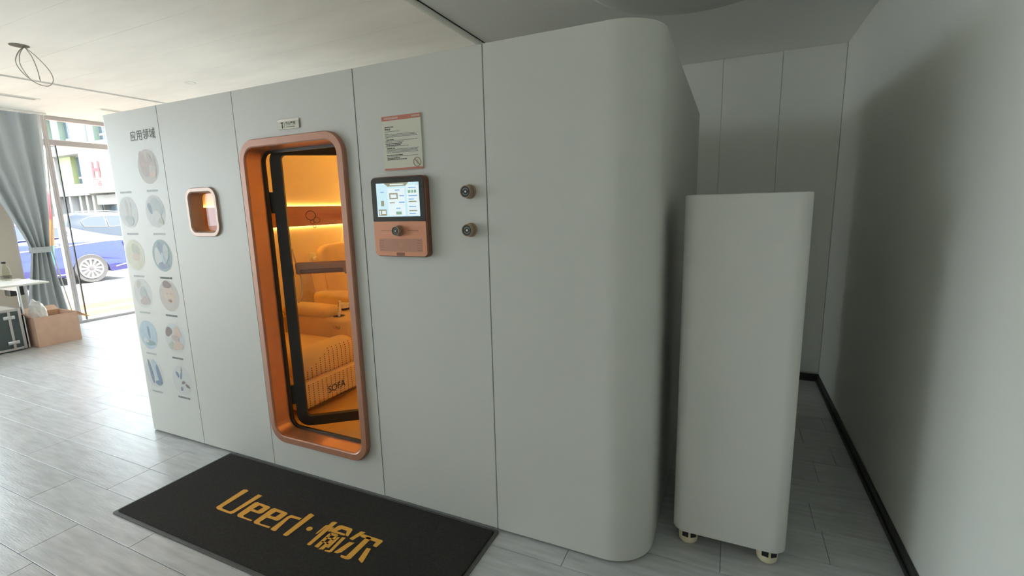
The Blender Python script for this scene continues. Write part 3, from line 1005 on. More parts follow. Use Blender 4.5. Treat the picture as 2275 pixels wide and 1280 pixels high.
knob = empty('panel_dial', (-1.283, CT, 1.330), 'round dark dial on the copper control panel', 'dial')
knob.parent = cpnl
knob.location = Vector((-1.283, CT, 1.330)) - wloc(cpnl)
del knob['category']
dial(knob, -1.283, 1.330, box_y, 0.020, 0.028, deep=False)
for xa, xb in ((-1.380, -1.325), (-1.240, -1.185)):
    box('groove_line', xa, xb, box_y - 0.0006, box_y, 1.3285, 1.3310, 'copper_dark', cpnl)
v, f = plate(rrect(-1.282, 1.268, 0.225, 0.056, 0.004), [], front, box_y - 0.0008, box_y)
grille = mk('speaker_grille', v, f, 'copper', cpnl)
for k in range(5):
    for s in (-1, 1):
        box('grille_slot', -1.282 + s * 0.098 - 0.010, -1.282 + s * 0.098 + 0.010, box_y - 0.0012, box_y - 0.0008, 1.247 + k * 0.010, 1.2485 + k * 0.010, 'copper_dark', grille)
box('tag_plate', -1.304, -1.262, box_y - 0.001, box_y, 1.223, 1.237, 'copper_dark', cpnl)
v, f = plate(blob(-1.280, 1.268, 0.008, 0.008, 0, 16, 0.0), [blob(-1.280, 1.268, 0.006, 0.006, 0, 16, 0.0)], front, box_y - 0.0012, box_y - 0.0008)
mk('speaker_mark', v, f, 'copper_plastic', grille)

for zz, lab in ((1.482, 'upper of the two bronze valve dials beside the control panel'), (1.331, 'lower of the two bronze valve dials beside the control panel')):
    e = empty('valve_dial', (-0.950, 0, zz), lab, 'dial', 'bronze valve dials on the booth front')
    dial(e, -0.950, zz, 0.0, 0.0245, 0.036)

# notice with safety text
NX0, NX1, NZ0, NZ1 = -1.359, -1.162, 1.583, 1.805
nt_ = empty('notice_plate', ((NX0 + NX1) / 2, 0, NZ0), 'safety notice with red bars and rows of small text above the control panel', 'notice')
v, f = plate(rr(NX0, NX1, NZ0, NZ1, 0.006), [], front, -0.006, 0.0)
npl = mk('backing', v, f, 'notice_paper', nt_)
box('header_bar', NX0, NX1, -0.0070, -0.006, NZ1 - 0.019, NZ1 - 0.0015, 'notice_red', nt_)
box('footer_bar', NX0 + 0.001, NX1 - 0.001, -0.0070, -0.006, NZ0 + 0.001, NZ0 + 0.009, 'notice_red', nt_)
for x0, x1, z in ((-1.345, -1.275, NZ1 - 0.010), (-1.205, -1.172, NZ1 - 0.010)):
    V, F = [], []
    q = x0
    while q < x1:
        s = len(V)
        V += [Vector((q, -0.0072, z - 0.004)), Vector((q + 0.006, -0.0072, z - 0.004)), Vector((q + 0.006, -0.0072, z + 0.003)), Vector((q, -0.0072, z + 0.003))]
        F.append([s, s + 1, s + 2, s + 3])
        q += 0.008
    mk('header_text', V, F, 'print_skin', nt_)
rows = [(0.045, 0, .26, 1), (0.053, 0, .14, 1), (0.057, 0, .13, 0), (0.063, 0, .44, 0), (0.071, 0, .10, 0), (0.075, 0, .88, 0), (0.080, 0, .94, 0),
        (0.085, 0, .93, 0), (0.090, 0, .05, 0), (0.096, .03, .24, 1), (0.1005, 0, .95, 0), (0.106, 0, .55, 0), (0.1125, 0, .46, 1),
        (0.119, .02, .44, 1), (0.1235, 0, .65, 0), (0.131, .04, .26, 1), (0.1355, .02, .93, 0), (0.140, .02, .93, 0), (0.1445, .02, .93, 0),
        (0.149, .02, .93, 0), (0.159, .02, .50, 1), (0.1645, .02, .92, 0), (0.171, .03, .40, 1), (0.177, .03, .62, 1)]
for dz, a, b, bold in rows:
    V, F = [], []
    x0, w = NX0 + 0.013, 0.172
    q = x0 + a * w
    h = 0.0017 if bold else 0.0012
    while q < x0 + b * w:
        l = random.uniform(0.003, 0.011)
        s = len(V)
        z = NZ1 - dz
        V += [Vector((q, -0.0062, z - h)), Vector((q + l, -0.0062, z - h)), Vector((q + l, -0.0062, z + h)), Vector((q, -0.0062, z + h))]
        F.append([s, s + 1, s + 2, s + 3])
        q += l + 0.0012
    mk('text_row', V, F, 'ink' if bold else 'ink_soft', nt_)
cxn, czn = -1.189, 1.612
v, f = plate(blob(cxn, czn, 0.019, 0.019, 0, 32, 0.0), [blob(cxn, czn, 0.0165, 0.0165, 0, 32, 0.0)], front, -0.0068, -0.006)
em = mk('prohibition_ring', v, f, 'gold_ring', nt_)
v, f = plate([(cxn - 0.0135, czn + 0.0115), (cxn - 0.0115, czn + 0.0135), (cxn + 0.0135, czn - 0.0115), (cxn + 0.0115, czn - 0.0135)], [], front, -0.0067, -0.006)
mk('prohibition_bar', v, f, 'gold_ring', em)
v, f = plate(blob(cxn, czn, 0.007, 0.010, 0.1, 18, 0.15, 5), [], front, -0.0065, -0.006)
mk('prohibition_figure', v, f, 'print_beige', em)

# small plate over the door
PX0, PX1, PZ0, PZ1 = -1.977, -1.837, 1.8055, 1.850
dp = empty('door_plate', ((PX0 + PX1) / 2, 0, PZ0), 'small white name plate above the copper door frame', 'sign')
v, f = plate(rr(PX0, PX1, PZ0, PZ1, 0.007), [], front, -0.005, 0.0)
mk('plate_back', v, f, 'brushed_steel', dp)
v, f = plate(rr(PX0 + 0.002, PX1 - 0.002, PZ0 + 0.002, PZ1 - 0.010, 0.004), [], front, -0.0062, -0.005)
mk('plate_face', v, f, 'notice_paper', dp)
lettering('plate_text', '爱心氧舱', 0.0165, lambda u, v, t: (-1.892 + u, -0.0062 - t, 1.8285 + v), 'ink', dp, bold=0.0003)
box('plate_text_line', -1.918, -1.866, -0.0068, -0.0062, 1.8125, 1.8155, 'ink_soft', dp)
v, f = plate([(-1.957, 1.837), (-1.936, 1.837), (-1.940, 1.833), (-1.944, 1.832), (-1.943, 1.812), (-1.946, 1.808), (-1.949, 1.812), (-1.948, 1.832), (-1.953, 1.833)], [], front, -0.0068, -0.0062)
mk('plate_symbol', v, f, 'ink', dp)
box('plate_divider', -1.9325, -1.9315, -0.0068, -0.0062, 1.809, 1.836, 'ink_soft', dp)

# ================================================================== DOOR MAT
MX0, MX1, MY0, MY1 = -2.660, -0.864, -0.615, -0.004
dm = empty('door_mat', ((MX0 + MX1) / 2, (MY0 + MY1) / 2, 0), 'black doormat with gold lettering in front of the booth door', 'mat')
v, f = plate(rrect((MX0 + MX1) / 2, (MY0 + MY1) / 2, MX1 - MX0, MY1 - MY0, 0.012, 4), [], lambda u, v, t: (u, v, t), 0.0003, 0.006)
mk('rubber_backing', v, f, 'mat_rubber', dm)
ed = 0.017
mp_ = rrect((MX0 + MX1) / 2, (MY0 + MY1) / 2, MX1 - MX0 - 2 * ed, MY1 - MY0 - 2 * ed, 0.008, 4)
mp2 = rrect((MX0 + MX1) / 2, (MY0 + MY1) / 2, MX1 - MX0 - 2 * ed - 0.008, MY1 - MY0 - 2 * ed - 0.008, 0.006, 4)
v, f = loft([[(p[0], p[1], 0.006) for p in mp_], [(p[0], p[1], 0.011) for p in mp_], [(p[0], p[1], 0.0132) for p in mp2]])
mk('pile', v, f, 'mat_pile', dm)
MAT_LETTERS = [
    [[(-2.2205, -0.2439), (-2.2031, -0.2367), (-2.1848, -0.2418), (-2.1808, -0.385), (-2.1682, -0.3903), (-2.1139, -0.3918), (-2.1071, -0.3825), (-2.1096, -0.2421), (-2.0791, -0.2432), (-2.0839, -0.3908), (-2.0913, -0.4015), (-2.1178, -0.403), (-2.1906, -0.4029), (-2.209, -0.3954)]],
    [[(-2.0489, -0.3996), (-2.0583, -0.3909), (-2.0645, -0.297), (-2.055, -0.289), (-1.9667, -0.2901), (-1.9566, -0.2951), (-1.9565, -0.339), (-1.9664, -0.3482), (-2.0234, -0.349), (-2.0241, -0.3874), (-2.0108, -0.393), (-1.9539, -0.3927), (-1.9518, -0.4003), (-2.0427, -0.402)], [(-2.0266, -0.3341), (-2.0235, -0.3023), (-1.9901, -0.3044), (-1.9928, -0.3356)]],
    [[(-1.9322, -0.4017), (-1.939, -0.3937), (-1.9431, -0.298), (-1.933, -0.2886), (-1.8474, -0.2904), (-1.8371, -0.2969), (-1.8359, -0.3415), (-1.8421, -0.3514), (-1.9066, -0.3527), (-1.909, -0.3902), (-1.8965, -0.3957), (-1.8331, -0.3921), (-1.8339, -0.4017), (-1.922, -0.4046)], [(-1.9072, -0.3374), (-1.9048, -0.3047), (-1.8697, -0.3041), (-1.8732, -0.3369)]],
    [[(-1.8174, -0.4034), (-1.8202, -0.3983), (-1.8215, -0.3079), (-1.8131, -0.295), (-1.7486, -0.2929), (-1.7496, -0.3055), (-1.7971, -0.3088), (-1.8024, -0.3153), (-1.7896, -0.3901), (-1.7861, -0.4011), (-1.793, -0.4058), (-1.8108, -0.4058)]],
    [[(-1.7343, -0.4075), (-1.7405, -0.2566), (-1.735, -0.2499), (-1.7093, -0.2549), (-1.7088, -0.4012), (-1.7126, -0.4083), (-1.7269, -0.4099)]],
    [[(-1.5852, -0.4109), (-1.5959, -0.2593), (-1.5869, -0.2514), (-1.57, -0.2515), (-1.5674, -0.406), (-1.5706, -0.4115)]],
    [[(-1.6049, -0.3465), (-1.606, -0.2872), (-1.5938, -0.2803), (-1.5974, -0.3434)]],
    [[(-1.5643, -0.3138), (-1.5715, -0.2872), (-1.5588, -0.2819), (-1.5536, -0.3105)]],
    [[(-1.5585, -0.3103), (-1.5485, -0.266), (-1.5354, -0.2576), (-1.4795, -0.2573), (-1.469, -0.2626), (-1.4565, -0.3035), (-1.4735, -0.3024), (-1.4872, -0.2776), (-1.5191, -0.2768), (-1.5288, -0.2978), (-1.4819, -0.296), (-1.4752, -0.3053), (-1.5332, -0.3098)]],
    [[(-1.5454, -0.4071), (-1.5485, -0.3201), (-1.5342, -0.318), (-1.5244, -0.4075)]],
    [[(-1.5165, -0.4128), (-1.5103, -0.3234), (-1.4989, -0.3186), (-1.4959, -0.4067)]],
    [[(-1.5485, -0.3201), (-1.5414, -0.3132), (-1.5047, -0.3128), (-1.4983, -0.3248), (-1.5373, -0.3265)]],
    [[(-1.5423, -0.3488), (-1.5422, -0.3422), (-1.5015, -0.3413), (-1.4996, -0.3491)]],
    [[(-1.5395, -0.3759), (-1.5397, -0.3691), (-1.5019, -0.368), (-1.5007, -0.3758)]],
    [[(-1.496, -0.3914), (-1.4951, -0.3224), (-1.4857, -0.3217), (-1.4813, -0.3904)]],
    [[(-1.484, -0.4117), (-1.4847, -0.4045), (-1.4674, -0.3997), (-1.477, -0.3176), (-1.4599, -0.3141), (-1.4527, -0.401), (-1.4584, -0.4084)]],
    [[(-1.4408, -0.3105), (-1.4267, -0.255), (-1.4032, -0.2536), (-1.4217, -0.3142)]],
    [[(-1.4142, -0.2786), (-1.4014, -0.2656), (-1.2994, -0.2644), (-1.2929, -0.2696), (-1.2964, -0.3084), (-1.316, -0.3064), (-1.3182, -0.2828), (-1.3963, -0.2836)]],
    [[(-1.3706, -0.2702), (-1.3525, -0.2733), (-1.3488, -0.4011), (-1.3546, -0.4083), (-1.3683, -0.4118), (-1.3948, -0.4109), (-1.4017, -0.4017), (-1.3768, -0.3985), (-1.3782, -0.2766)]],
    [[(-1.4414, -0.4012), (-1.4262, -0.3283), (-1.4011, -0.323), (-1.4121, -0.3888), (-1.423, -0.3999)]],
    [[(-1.3169, -0.3924), (-1.3312, -0.3271), (-1.3109, -0.3236), (-1.2895, -0.395), (-1.2909, -0.4026)]],
    [[(-1.6445, -0.3245), (-1.6407, -0.3306), (-1.6409, -0.3372), (-1.6451, -0.3426), (-1.6522, -0.3455), (-1.6602, -0.345), (-1.6671, -0.3412), (-1.671, -0.3352), (-1.6709, -0.3285), (-1.6667, -0.323), (-1.6595, -0.3201), (-1.6514, -0.3207)]],
]

for loops in MAT_LETTERS:
    v, f = plate(loops[0], loops[1:], lambda u, v, t: (u, v, t), 0.0131, 0.0142)
    mk('mat_letter', v, f, 'mat_gold', dm)

# ================================================================== WHITE UNIT ON CASTERS
KX0, KX1, KY0, KY1, KZ0, KZ1 = -0.160, 0.255, 0.20, 0.72, 0.076, 1.445
cab = empty('compressor_cabinet', (0.047, 0.46, 0), 'tall white cabinet with rounded corners on casters in the passage', 'cabinet')
lp = []
for z, g in ((KZ0, -0.004), (KZ0 + 0.004, 0.0), (KZ1 - 0.006, 0.0), (KZ1 - 0.002, -0.002), (KZ1, -0.007)):
    lp.append([(p[0], p[1], z) for p in rr(KX0, KX1, KY0, KY1, 0.055, g)])
v, f = loft(lp)
mk('body', v, f, 'cabinet_white', cab, angle=0.5)
for cx in (-0.100, 0.195):
    for cyy in (0.262, 0.655):
        v, f = lathe([(0.014, 0.0005), (0.028, 0.004), (0.036, 0.014), (0.038, 0.028), (0.038, 0.060), (0.038, KZ0 - 0.002)], (cx, cyy, 0), 'z', 24)
        ca = mk('caster', v, f, 'cream_plastic', cab, angle=0.7)
        for a in (-105, -55, 60, 150):
            t = math.radians(a)
            g = box_geo(-0.012, 0.012, -0.0395, -0.033, 0.040, 0.066, 0.001)
            mk('caster_slot', [Vector((cx + p.x * math.cos(t + PI / 2) - p.y * math.sin(t + PI / 2), cyy + p.x * math.sin(t + PI / 2) + p.y * math.cos(t + PI / 2), p.z)) for p in g[0]],
               g[1], 'black_plastic', ca)

# ================================================================== CEILING FITTINGS
dome = empty('ceiling_lamp', (-0.2, 0.83, ZR), 'large round unlit ceiling lamp over the booth corner', 'lamp')
v, f = lathe([(0.53, ZR), (0.53, ZR - 0.012), (0.52, ZR - 0.018)], (-0.2, 0.83, 0), 'z', 48)
mk('lamp_base', v, f, 'trim_grey', dome, angle=0.6)
v, f = lathe([(0.515, ZR - 0.018), (0.505, ZR - 0.040), (0.47, ZR - 0.058), (0.38, ZR - 0.072), (0.2, ZR - 0.080), (0.02, ZR - 0.082)], (-0.2, 0.83, 0), 'z', 48)
mk('lamp_cover', v, f, 'lamp_dome', dome, smooth=True)
dl = empty('downlight', (-4.945, 1.522, ZL), 'small round recessed downlight in the white ceiling', 'downlight')
v, f = lathe([(0.050, ZL), (0.050, ZL - 0.004), (0.044, ZL - 0.006), (0.037, ZL - 0.003), (0.036, ZL + 0.004)], (-4.945, 1.522, 0), 'z', 28)
mk('bezel', v, f, 'trim_grey', dl, angle=0.7)
v, f = lathe([(0.0355, ZL - 0.0005), (0.0355, ZL - 0.002)], (-4.945, 1.522, 0), 'z', 28)
mk('lens', v, f, 'table_white', dl)
wr = empty('hanging_wires', (-4.945, 0.262, ZL), 'loose loop of wires hanging from a dark ceiling hole', 'wires')
v, f = lathe([(0.058, ZL - 0.0004), (0.058, ZL - 0.002)], (-4.945, 0.262, 0), 'z', 28)
mk('ceiling_hole', v, f, 'slot_dark', wr)
wy = 0.29
for pts in ([(-4.945, wy, ZL), (-4.95, wy + 0.07, ZL - 0.06), (-4.96, wy + 0.135, ZL - 0.14), (-4.965, wy + 0.15, ZL - 0.21), (-4.96, wy + 0.11, ZL - 0.26), (-4.955, wy + 0.04, ZL - 0.255), (-4.95, wy - 0.03, ZL - 0.20), (-4.945, wy - 0.065, ZL - 0.13), (-4.945, wy - 0.045, ZL - 0.06), (-4.945, wy - 0.003, ZL)],
            [(-4.94, wy, ZL), (-4.94, wy + 0.035, ZL - 0.07), (-4.945, wy + 0.055, ZL - 0.16), (-4.945, wy + 0.06, ZL - 0.235)],
            [(-4.94, wy, ZL), (-4.935, wy - 0.035, ZL - 0.06), (-4.935, wy - 0.045, ZL - 0.14), (-4.94, wy - 0.01, ZL - 0.22), (-4.945, wy + 0.02, ZL - 0.25)]):
    v, f = tube(bez(pts, 8), 0.0032, 6)
    mk('wire', v, f, 'wire_white', wr, smooth=True)
for x0, x1, y0, y1, lab in ((-7.06, -6.94, 0.05, 1.14, 'long slot air vent in the white ceiling nearest the picture edge'),
                            (-7.07, -6.95, 1.70, 2.40, 'slot air vent in the white ceiling above the booth end')):
    e = empty('ceiling_vent', ((x0 + x1) / 2, (y0 + y1) / 2, ZL), lab, 'vent', 'slot air vents in the white ceiling')
    v, f = plate(rect(x0, x1, y0, y1), [rect(x0 + 0.02, x1 - 0.02, y0 + 0.02, y1 - 0.02)], lambda u, v, t: (u, v, t), ZL - 0.005, ZL)
    mk('vent_frame', v, f, 'trim_grey', e)
    box('vent_cavity', x0 + 0.02, x1 - 0.02, y0 + 0.02, y1 - 0.02, ZL - 0.001, ZL, 'slot_dark', e)
    for k in range(3):
        box('slat', x0 + 0.032 + k * 0.024, x0 + 0.037 + k * 0.024, y0 + 0.02, y1 - 0.02, ZL - 0.005, ZL - 0.001, 'trim_grey', e)
tag(box('curtain_rail', -7.85, -7.81, 0.5, 1.52, ZL - 0.025, ZL, 'table_white', bev=0.004), 'white curtain rail on the ceiling before the shop window', 'rail')

# ================================================================== BY THE SHOP WINDOW
cur = empty('curtain', (-7.83, 1.15, 0.04), 'grey full-length curtain gathered with a tie before the window', 'curtain')
prof = [(ZL - 0.03, 0.62, 1.475), (2.3, 0.72, 1.450), (1.9, 0.86, 1.42), (1.46, 1.00, 1.385), (1.20, 1.09, 1.345), (1.03, 1.13, 1.32), (0.85, 1.10, 1.335), (0.5, 1.03, 1.37), (0.04, 0.97, 1.42)]


def edge(z):
    for (za, a0, b0), (zb, a1, b1) in zip(prof, prof[1:]):
        if zb <= z <= za:
            t = (za - z) / (za - zb)
            t = t
            return a0 + (a1 - a0) * t, b0 + (b1 - b0) * t
    return prof[-1][1:]


NZ, NU = 40, 96
V, F = [], []
for s in (0, 1):
    for i in range(NZ + 1):
        z = ZL - 0.03 - (ZL - 0.07) * i / NZ
        a, b = edge(z)
        w = b - a
        for j in range(NU + 1):
            u = j / NU
            amp = 0.030 + 0.010 * math.sin(u * 9)
            x = -7.83 + amp * math.sin(u * 2 * PI * 4.7 + 0.35 * math.sin(z * 2)) + 0.003 * s
            V.append(Vector((x, a + w * u, z)))
n1 = (NZ + 1) * (NU + 1)
for s in (0, 1):
    for i in range(NZ):
        for j in range(NU):
            q = s * n1 + i * (NU + 1) + j
            F.append([q, q + 1, q + NU + 2, q + NU + 1])
for i in range(NZ):
    for j in (0, NU):
        q = i * (NU + 1) + j
        F.append([q, q + NU + 1, n1 + q + NU + 1, n1 + q])
mk('fabric', V, F, 'curtain', cur, smooth=True)
pts = []
for i in range(NZ + 1):
    z = ZL - 0.03 - (ZL - 0.07) * i / NZ
    pts.append((-7.80, edge(z)[1] + 0.004, z))
v, f = tube(pts, 0.008, 6)
mk('hem', v, f, 'curtain_hem', cur, smooth=True)
lp = []
for z in (1.00, 1.02, 1.05, 1.07):
    lp.append([(p[0], p[1], z) for p in rrect(-7.83, 1.225, 0.105, 0.215, 0.05, 6)])
v, f = loft(lp, False, False)
mk('tie_back', v, f, 'curtain', cur, smooth=True)

tb = empty('side_table', (-7.35, 0.2, 0), 'white-topped table on thin metal legs by the beige pier', 'table')
box('table_top', -7.72, -6.98, -0.55, 0.93, 0.70, 0.72, 'table_white', tb, bev=0.003)
for x in (-7.68, -7.06):
    for y in (-0.50, 0.689):
        v, f = tube([(x, y, 0), (x, y, 0.70)], 0.013, 10)
        mk('leg', v, f, 'chrome', tb)
box('apron', -7.64, -7.08, 0.682, 0.696, 0.64, 0.70, 'table_white', tb)
box('control_box', -7.56, -7.42, 0.74, 0.86, 0.55, 0.70, 'black_plastic', tb, bev=0.006)
bt = empty('glass_bottle', (-7.62, 0.80, 0.72), 'clear bottle with dark cap standing on the white table', 'bottle')
v, f = lathe([(0.0, 0.721), (0.040, 0.7205), (0.046, 0.73), (0.047, 0.80), (0.042, 0.84), (0.024, 0.885), (0.018, 0.90), (0.018, 0.915)], (-7.62, 0.80, 0), 'z', 24)
mk('bottle_glass', v, f, 'tinted_bottle', bt, smooth=True)
v, f = lathe([(0.020, 0.9155), (0.020, 0.935), (0.017, 0.937)], (-7.62, 0.80, 0), 'z', 20)
mk('cap', v, f, 'black_plastic', bt, angle=0.6)
v, f = lathe([(0.0478, 0.745), (0.0478, 0.772)], (-7.62, 0.80, 0), 'z', 24, closed=False)
mk('bottle_label', v, f, 'slot_dark', bt)

fc = empty('flight_case', (-7.22, 0.36, 0), 'dark equipment case with silver edges under the table', 'case')
QX0, QX1, QY0, QY1, QZ0, QZ1 = -7.45, -7.00, 0.07, 0.655, 0.012, 0.462
box('case_body', QX0 + 0.006, QX1 - 0.006, QY0 + 0.006, QY1 - 0.006, QZ0, QZ1 - 0.006, 'case_panel', fc)
e = 0.026
for y0, y1 in ((QY0, QY0 + e), (QY1 - e, QY1)):
    for x0, x1 in ((QX0, QX0 + e), (QX1 - e, QX1)):
        box('edge_profile', x0, x1, y0, y1, QZ0, QZ1, 'aluminium', fc, bev=0.004)
for z0, z1 in ((QZ0, QZ0 + e), (QZ1 - e, QZ1)):
    for x0, x1 in ((QX0, QX0 + e), (QX1 - e, QX1)):
        box('edge_profile', x0, x1, QY0 + e, QY1 - e, z0, z1, 'aluminium', fc, bev=0.004)
    for y0, y1 in ((QY0, QY0 + e), (QY1 - e, QY1)):
        box('edge_profile', QX0 + e, QX1 - e, y0, y1, z0, z1, 'aluminium', fc, bev=0.004)
box('lid_rail', QX1 - 0.008, QX1 + 0.003, 0.545, 0.568, QZ0 + e, QZ1 - e, 'aluminium', fc, bev=0.003)
for z in (0.10, 0.375):
    box('latch', QX1 - 0.006, QX1 + 0.008, 0.505, 0.60, z - 0.02, z + 0.02, 'chrome', fc, bev=0.004)
box('case_lid', QX0 + e, QX1 - e, QY0 + e, QY1 - e, QZ1 - 0.008, QZ1 - 0.002, 'table_white', fc)
v, f = tube(bez([(-7.2, 0.26, QZ1 - 0.002), (-7.2, 0.27, QZ1 + 0.06), (-7.2, 0.34, QZ1 + 0.10), (-7.2, 0.43, QZ1 + 0.06), (-7.2, 0.45, QZ1 - 0.002)], 6), 0.012, 8)
mk('carry_handle', v, f, 'black_plastic', fc, smooth=True)
for x in (QX0 + 0.05, QX1 - 0.05):
    for y in (QY0 + 0.05, QY1 - 0.05):
        v, f = lathe([(0.014, 0.0), (0.016, 0.012)], (x, y, 0), 'z', 10)
        mk('foot', v, f, 'black_plastic', fc)

cb = empty('cardboard_box', (-7.14, 0.915, 0), 'open brown cardboard box on the floor beside the curtain', 'box')
BX0, BX1, BY0, BY1, BZ = -7.36, -6.93, 0.722, 1.110, 0.335
box('bottom', BX0, BX1, BY0, BY1, 0.001, 0.006, 'cardboard', cb)
box('side', BX1 - 0.005, BX1, BY0, BY1, 0.006, BZ, 'cardboard', cb)
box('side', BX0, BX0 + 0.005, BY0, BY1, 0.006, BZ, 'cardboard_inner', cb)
box('side', BX0 + 0.005, BX1 - 0.005, BY0, BY0 + 0.005, 0.006, BZ, 'cardboard', cb)
box('side', BX0 + 0.005, BX1 - 0.005, BY1 - 0.005, BY1, 0.006, BZ, 'cardboard', cb)


def flap(a, b, out, up, L=0.13):
    a, b = Vector(a), Vector(b)
    o = Vector(out) * L + Vector((0, 0, up))
    ins = (b - a) * 0.04
    n = (b - a).cross(o).normalized() * 0.004
    q = [a, b, b + o - ins, a + o + ins]
    V = q + [p + n for p in q]
    F = [[0, 1, 2, 3], [4, 5, 6, 7], [0, 1, 5, 4], [1, 2, 6, 5], [2, 3, 7, 6], [3, 0, 4, 7]]
    mk('flap', V, F, 'cardboard', cb)


flap((BX0, BY1 + 0.001, BZ), (BX1, BY1 + 0.001, BZ), (0, 1, 0), -0.09, 0.12)
flap((BX0 + 0.01, BY0 - 0.001, BZ), (BX1 - 0.01, BY0 - 0.001, BZ), (0, -1, 0), 0.055, 0.05)
flap((BX0 - 0.001, BY0, BZ), (BX0 - 0.001, BY1, BZ), (-1, 0, 0), 0.05, 0.06)

bm = bmesh.new()
bmesh.ops.create_icosphere(bm, subdivisions=4, radius=1.0)
for v_ in bm.verts:
    n_ = v_.co.normalized()
    q = 1 + 0.22 * noise.noise(n_ * 2.3) + 0.14 * noise.noise(n_ * 5.1 + Vector((3, 1, 2))) + 0.05 * noise.noise(n_ * 11)
    v_.co = Vector((-7.175 + 0.115 * n_.x * q, 0.845 + 0.085 * n_.y * q, 0.285 + 0.235 * n_.z * q))
zmin = min(v_.co.z for v_ in bm.verts)
for v_ in bm.verts:
    v_.co.z += 0.008 - zmin
bm.verts.index_update()
V = [v_.co.copy() for v_ in bm.verts]
F = [[v_.index for v_ in f_.verts] for f_ in bm.faces]
bm.free()
tag(mk('plastic_bag', V, F, 'bag_plastic', smooth=True), 'crumpled white plastic bag sticking out of the cardboard box', 'bag')

# ================================================================== OUTSIDE
def car(name, x_side, y0, flip, prof, glass, belt_in, wheels, wr, mbody, label, W=1.82, extras=True, glass_list=()):
    """Car standing along y; x_side is the side towards the shop. prof: (s, z) closed side outline, s along the car."""
    e = empty(name, (x_side - W / 2, y0 + 2.3, GZ), label, 'car')

    def P(s, z, d):
        return Vector((x_side - d, y0 + (s if not flip else -s), GZ + z))

    def inset(z):
        return 0.0 if z < 0.55 else (0.02 if z < 0.85 else 0.02 + (z - 0.85) * 0.42)
    loops = []
    for k, (d, g) in enumerate(((0.0, 0.05), (0.035, 0.0), (W - 0.035, 0.0), (W, 0.05))):
        l = []
        cs = sum(p[0] for p in prof) / len(prof)
        for s, z in prof:
            dd = d + (inset(z) if k < 2 else -inset(z))
            l.append(P(s + (cs - s) * g * 0.1, z - (0.02 if (g and z > 1.0) else 0), dd))
        loops.append(l)
    n = len(prof)
    V = [v for l in loops for v in l]
    F = []
    for k in range(3):
        for i in range(n):
            j = (i + 1) % n
            F.append([k * n + i, k * n + j, (k + 1) * n + j, (k + 1) * n + i])
    tris = tessellate_polygon([[Vector((p[0], p[1], 0)) for p in prof]])
    for t in tris:
        F.append(list(t))
        F.append([3 * n + i for i in t])
    body = mk('body', V, F, mbody, e, angle=0.7)
    for gl in glass_list:
        for side in (0, 1):
            V = []
            for s, z in gl:
                d0 = inset(z) - 0.006 if side == 0 else W - inset(z) + 0.006
                V.append(P(s, z, d0))
            for s, z in gl:
                d0 = inset(z) + 0.02 if side == 0 else W - inset(z) - 0.02
                V.append(P(s, z, d0))
            m_ = len(gl)
            F = [list(t) for t in tessellate_polygon([[Vector((p[0], p[1], 0)) for p in gl]])]
            F += [[i, (i + 1) % m_, m_ + (i + 1) % m_, m_ + i] for i in range(m_)]
            w = mk('side_window', V, F, 'car_glass', e)
            if side == 0:
                pts = [P(s, z, inset(z) - 0.010) for s, z in gl]
                tv, tf = tube(pts + [pts[0]], 0.011, 6)
                mk('chrome_trim', tv, tf, 'chrome', w)
    for s in wheels:
        for d in (0.11, W - 0.11):
            c = P(s, wr, d)
            sg = 1 if d < W / 2 else -1
            tv, tf = lathe([(wr * 0.66, 0.10 * sg), (wr * 0.96, 0.11 * sg), (wr, 0.08 * sg), (wr, -0.08 * sg), (wr * 0.96, -0.11 * sg), (wr * 0.66, -0.10 * sg)], c, 'x', 40)
            wh = mk('wheel', tv, tf, 'tyre', e, angle=0.6)
            if sg > 0:
                tv, tf = lathe([(wr * 0.67, 0.06), (wr * 0.67, 0.085), (0.02, 0.07)], c, 'x', 40)
                mk('wheel_well', tv, tf, 'wheel_dark', wh)
                tv, tf = lathe([(wr * 0.70, 0.086), (wr * 0.70, 0.114), (wr * 0.63, 0.112), (wr * 0.62, 0.086)], c, 'x', 40)
                mk('rim', tv, tf, 'alloy', wh, angle=0.6)
                for q in range(12):
                    a = 2 * PI * q / 12
                    g = box_geo(0.088, 0.106, -0.017, 0.017, wr * 0.10, wr * 0.64, 0.003, 1)
                    mk('spoke', [Vector((c.x + p.x, c.y + p.y * (0.6 + p.z / wr) * math.cos(a) - p.z * math.sin(a), c.z + p.y * (0.6 + p.z / wr) * math.sin(a) + p.z * math.cos(a))) for p in g[0]], g[1], 'alloy', wh)
                tv, tf = lathe([(wr * 0.17, 0.088), (wr * 0.17, 0.110), (wr * 0.12, 0.113)], c, 'x', 20)
                mk('hub', tv, tf, 'wheel_dark', wh, angle=0.6)
    return e, P, inset, W


def arch(s, r, n=9):
    return [(s + r * math.cos(math.radians(180 - 180 * k / n)), 0.20 + (r) * math.sin(math.radians(180 - 180 * k / n)) * 1.0 + 0.06) for k in range(n + 1)]


